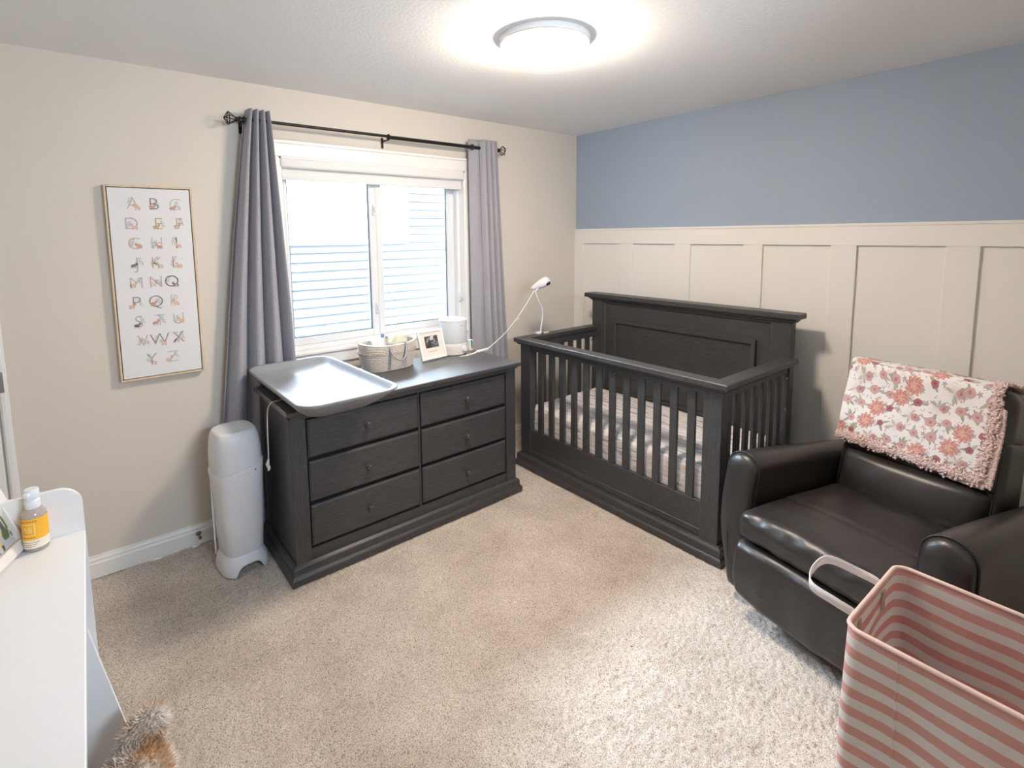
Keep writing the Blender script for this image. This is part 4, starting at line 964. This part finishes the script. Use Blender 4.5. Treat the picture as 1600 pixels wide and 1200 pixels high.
# ================================================================== diaper pail
bn = thing('diaper_pail', 'tall white plastic diaper pail with domed lid, between the wall and dresser', 'waste bin', (-2.783, -.325, 0), math.radians(6))
def se(hw_, hd_, z, e=.62, n=40, dz=None):
    o = []
    for i in range(n):
        a_ = 2 * PI * i / n; x = hw_ * math.copysign(abs(math.cos(a_)) ** e, math.cos(a_)); y = hd_ * math.copysign(abs(math.sin(a_)) ** e, math.sin(a_)); o.append((x, y, z + (dz(x, y) if dz else 0)))
    return o
b = B(); loft(b, [se(.083, .095, .075), se(.092, .105, .10), se(.100, .112, .25), se(.1075, .118, .45, dz=lambda x, y: 0), se(.113, .123, .520, dz=lambda x, y: .020 * x / .1), se(.112, .122, .5235, dz=lambda x, y: .020 * x / .1), se(.108, .118, .524, dz=lambda x, y: .020 * x / .1), se(.106, .116, .515, dz=lambda x, y: .020 * x / .1)]); obj('pail_body', b, M['white_plastic'], bn, smooth=True)
b = B(); loft(b, [se(.1075, .1175, .522, dz=lambda x, y: .020 * x / .1), se(.1085, .118, .526, dz=lambda x, y: .020 * x / .1), se(.107, .116, .60), se(.100, .108, .665), se(.092, .098, .692), se(.085, .090, .701), se(.080, .085, .703), se(.074, .079, .702), se(.04, .042, .7055), se(.005, .005, .707)]); obj('lid', b, M['white_plastic'], bn, smooth=True)
b = B(); rbox(b, (-.035, -.1225, .495), (.048, -.110, .515), .005, 4, 3); obj('latch', b, M['white_plastic'], bn, smooth='all'); 
b = B(); lathe(b, (.052, -.121, .508), [(.004, 0), (.004, .008)], 10, 'y'); obj('latch_button', b, cmat((120, 120, 125)), bn)
# base skirt with an arch at the front, back and sides
def archz(x, y):
    return .052 * max(0, 1 - (x / .064) ** 4) * (y < 0) + .05 * max(0, 1 - (x / .064) ** 4) * (y > 0)
b = B()
o0 = se(.108, .128, 0, .7, 80, dz=lambda x, y: archz(x, y) * (abs(x) < .064)); o1 = se(.110, .128, .006, .7, 80, dz=lambda x, y: archz(x, y)); o2 = se(.104, .122, .050, .68, 80, dz=lambda x, y: archz(x, y) * .25); o3 = se(.090, .104, .085, .64, 80); o4 = se(.086, .098, .094, .62, 80)
in_ = se(.098, .116, 0, .7, 80, dz=lambda x, y: archz(x, y) * (abs(x) < .064)); in2 = se(.08, .09, .07, .64, 80)
loft(b, [in2, in_, o0, o1, o2, o3, o4], False, True); obj('foot_base', b, M['white_plastic'], bn, smooth=True)
b = B(); tube(b, [(-.108 - .0 * i, .03, .08 + i * .044) for i in range(11)], .004, 6); obj('side_rib', b, M['white_plastic'], bn, smooth='all')
# door stop on the skirting
dsr = thing('door_stop', 'small bronze door stop screwed to the white baseboard', 'door stop', (-2.927, -.016, .062))
b = B(); lathe(b, (0, 0, 0), [(.012, 0), (.013, -.003), (.009, -.006), (.004, -.008), (.004, -.045)], 16, 'y'); obj('stem', b, M['brass'], dsr, smooth=True)
b = B(); lathe(b, (0, 0, 0), [(.007, -.045), (.008, -.050), (.008, -.058), (.006, -.062)], 14, 'y'); obj('bumper', b, M['brass'], dsr, smooth=True)

# ================================================================== white shelf unit at the left edge
DKX, DKT, DY1 = -3.333, .930, -1.505
dk = thing('shelf_unit', 'white shelf unit with raised rounded end panel at the left edge', 'shelf unit', (-3.62, -2.1, 0))
def K(name, fn, m=M['desk'], parent=dk, **k):
    b = B(); fn(b); return obj(name, b, m, parent, world=True, **k)
K('top_board', lambda b: box(b, -3.95, DKX, -2.72, DY1, DKT - .016, DKT, .0015))
def end_panel(b, y0, y1, zt):
    r_ = .045; pts = [(-3.95, 0), (DKX, 0)] + [(DKX - r_ + r_ * math.sin(t), zt - r_ + r_ * math.cos(t)) for t in [PI / 2 - i / 10 * PI / 2 for i in range(11)]] + [(-3.95, zt)]
    loft(b, [[(x, y, z) for x, z in pts] for y in (y0, y1)])
K('end_panel', lambda b: end_panel(b, DY1 - .0, DY1 + .012, 1.043), smooth=True)
def divider(b, y):
    pts = [(-3.95, 0), (-3.08, 0), (DKX + .002, DKT - .016), (-3.95, DKT - .016)]
    pts = [(-3.95, 0), (DKX + .175, 0), (DKX, DKT - .03), (DKX, DKT - .016), (-3.95, DKT - .016)]
    loft(b, [[(x, yy, z) for x, z in pts] for yy in (y, y + .012)])
K('divider_panel', lambda b: divider(b, -1.872)); K('divider_panel', lambda b: divider(b, -2.60))
for z in (.62, .32, .05): K('shelf', lambda b: box(b, -3.94, DKX - .01, -1.86, DY1, z, z + .014, .001))
K('back_board', lambda b: box(b, -3.95, -3.94, -2.72, DY1, 0, DKT - .016))

# spray bottle
sb = thing('spray_bottle', 'small clear spray bottle with a yellow label and white cap on the shelf unit', 'bottle', (-3.418, -1.508 - .02, DKT), math.radians(-28))
liq = mat('pale_clear_liquid', (0.86, 0.76, 0.68, 1), .1, trans=.55)
b = B(); lathe(b, (0, 0, 0), [(.018, 0), (.0215, .003), (.0225, .010), (.0225, .078), (.021, .086), (.015, .095), (.0125, .099)], 28); obj('bottle_body', b, liq, sb, smooth=True)
b = B(); loft(b, [ring((0, 0, z), .0230, 40) for z in (.010, .030)], False, False); obj('lower_label', b, cmat((238, 226, 205)), sb, smooth='all')
b = B(); loft(b, [ring((0, 0, z), .0230, 40) for z in (.030, .078)], False, False); lb = obj('label', b, cmat((246, 178, 50)), sb, smooth='all')
def curved(b, x0, x1, z0, z1, r_=.0234):
    a0, a1 = math.asin(x0 / r_), math.asin(x1 / r_); vs = [[b.verts.new((r_ * math.sin(a0 + (a1 - a0) * i / 4), -r_ * math.cos(a0 + (a1 - a0) * i / 4), z)) for i in range(5)] for z in (z0, z1)]
    for i in range(4): b.faces.new((vs[0][i], vs[0][i + 1], vs[1][i + 1], vs[1][i]))
b = B()
for q in ((-.0125, .0125, .0655, .067), (-.0125, .0125, .040, .0415), (-.0125, -.011, .040, .067), (.011, .0125, .040, .067)): curved(b, *q)
for i in range(5): curved(b, -.007 + i * .003, -.0055 + i * .003, .046 + (i % 2) * .002, .061 - (i % 3) * .002)
obj('label_emblem', b, cmat((255, 222, 150)), lb)
b = B()
for i in range(9): curved(b, -.016 + i * .0036, -.0135 + i * .0036, .0715, .0735)
for i in range(7): curved(b, -.011 + i * .0032, -.009 + i * .0032, .0345, .0365)
for r__, z in ((10, .0235), (9, .019), (8, .0145)):
    for i in range(r__): curved(b, -.017 + i * .0034, -.0148 + i * .0034, z, z + .0014)
obj('label_text', b, cmat((150, 110, 60)), lb)
b = B(); lathe(b, (0, 0, 0), [(.0135, .097), (.014, .099), (.014, .112), (.013, .115), (.010, .117), (.010, .121)], 24); obj('collar', b, M['white_plastic'], sb, smooth=True)
b = B(); lathe(b, (0, 0, 0), [(.0135, .120), (.014, .122), (.0135, .138), (.012, .140)], 24); rbox(b, (-.006, -.021, .127), (.006, 0, .136), .003, 2, 3); obj('spray_head', b, M['white_plastic'], sb, smooth=True)
# flower picture leaning on the unit
fdir = Vector((-.36, -.93, 0)).normalized(); fn_ = Vector((.93, -.36, 0)).normalized()
fp = thing('flower_picture', 'white framed picture of yellow flowers leaning on the shelf unit', 'picture', (-3.438, -1.492, DKT + .001), math.atan2(-fdir.y, -fdir.x))
RT = Matrix.Rotation(math.radians(-20), 4, 'X')
b = B(); frame(b, -.30, 0, -.014, .012, 0, .38, .024, .024, .024, .024, .002); b.transform(RT); obj('frame_moulding', b, M['warm_plastic'], fp)
fl = random.Random(3); fpos = [(fl.uniform(.1, .95), fl.uniform(.05, .95), fl.uniform(.07, .12)) for _ in range(9)] + [(.86, .26, .12), (.80, .12, .08)]
def flow(U, V):
    out = np.ones(U.shape + (3,)) * np.array([.62, .60, .57]); n = npnoise(U, V, 30, 5); out[n > .72] = (.12, .14, .11)
    n2 = npnoise(U, V, 12, 6); out[n2 > .70] = (.16, .20, .09)
    for x, y, r_ in fpos:
        d_ = np.hypot(U - x, (V - y) * 1.2); a_ = np.arctan2(V - y, U - x); out[d_ < r_ * (1 + .25 * np.cos(a_ * 5))] = (.80, .62, .22); out[d_ < r_ * .3] = (.55, .38, .10)
    return out
print_grid('flower_print', -.278, -.022, .022, .358, -.002, 110, 140, flow, fp, RT)

# ================================================================== plush toy at the bottom left
K('shelf', lambda b: box(b, -3.94, DKX + .02, -2.60, -1.872, .40, .414, .001))
pt_ = thing('plush_toy', 'fluffy brown and white plush toy at the bottom left, inside the shelf unit', 'soft toy', (-3.33, -2.08, .414))
fur = mat('brown_and_white_fur', (0.93, 0.89, 0.84, 1), .95, vscale=22, col2=(0.62, 0.38, 0.20, 1), detail=3)
def ellip(b, c, r_, tilt_=0, n=22, m_=12):
    R_ = Matrix.Rotation(tilt_, 4, 'Y'); rings = []
    for i in range(1, m_):
        a_ = PI * i / m_ - PI / 2; rings.append([tuple(Vector(c) + (R_ @ Vector((r_[0] * math.cos(a_) * math.cos(t), r_[1] * math.cos(a_) * math.sin(t), r_[2] * math.sin(a_))))) for t in [2 * PI * k / n for k in range(n)]])
    loft(b, rings)
parts = {'body': [((-3.33, -2.08, .525), (.115, .10, .105), 0)], 'head': [((-3.290, -1.995, .640), (.060, .058, .085), .25)], 'ear': [((-3.268, -1.965, .715), (.032, .022, .052), .45), ((-3.345, -2.05, .70), (.026, .022, .045), -.4)], 'paw': [((-3.23, -1.99, .450), (.040, .055, .035), 0), ((-3.28, -2.16, .450), (.040, .055, .035), 0)]}
for nm, ls in parts.items():
    for c_, r_, ti in ls:
        b = B(); ellip(b, c_, r_, ti); o = obj(nm, b, fur, pt_, world=True, smooth='all')
        n_ = 9000 if nm in ('body', 'head') else 3500
        dirs = rng.normal(size=(n_, 3)); dirs /= np.linalg.norm(dirs, axis=1)[:, None]
        Rm = np.array(Matrix.Rotation(ti, 3, 'Y')); base = (dirs * np.array(r_)) @ Rm.T; nr = (dirs / np.array(r_)); nr /= np.linalg.norm(nr, axis=1)[:, None]; nr = nr @ Rm.T
        tip = base + (nr * .009 + rng.normal(size=(n_, 3)) * .0035); side = np.cross(nr, rng.normal(size=(n_, 3))); side /= np.linalg.norm(side, axis=1)[:, None]
        Vv_ = np.stack([base + side * .0016, base - side * .0016, tip], 1).reshape(-1, 3) + np.array(c_) - np.array(pt_.location)
        link('fur', np_mesh('fur', Vv_, np.arange(n_ * 3).reshape(-1, 3), [fur], False), o, kind='stuff')
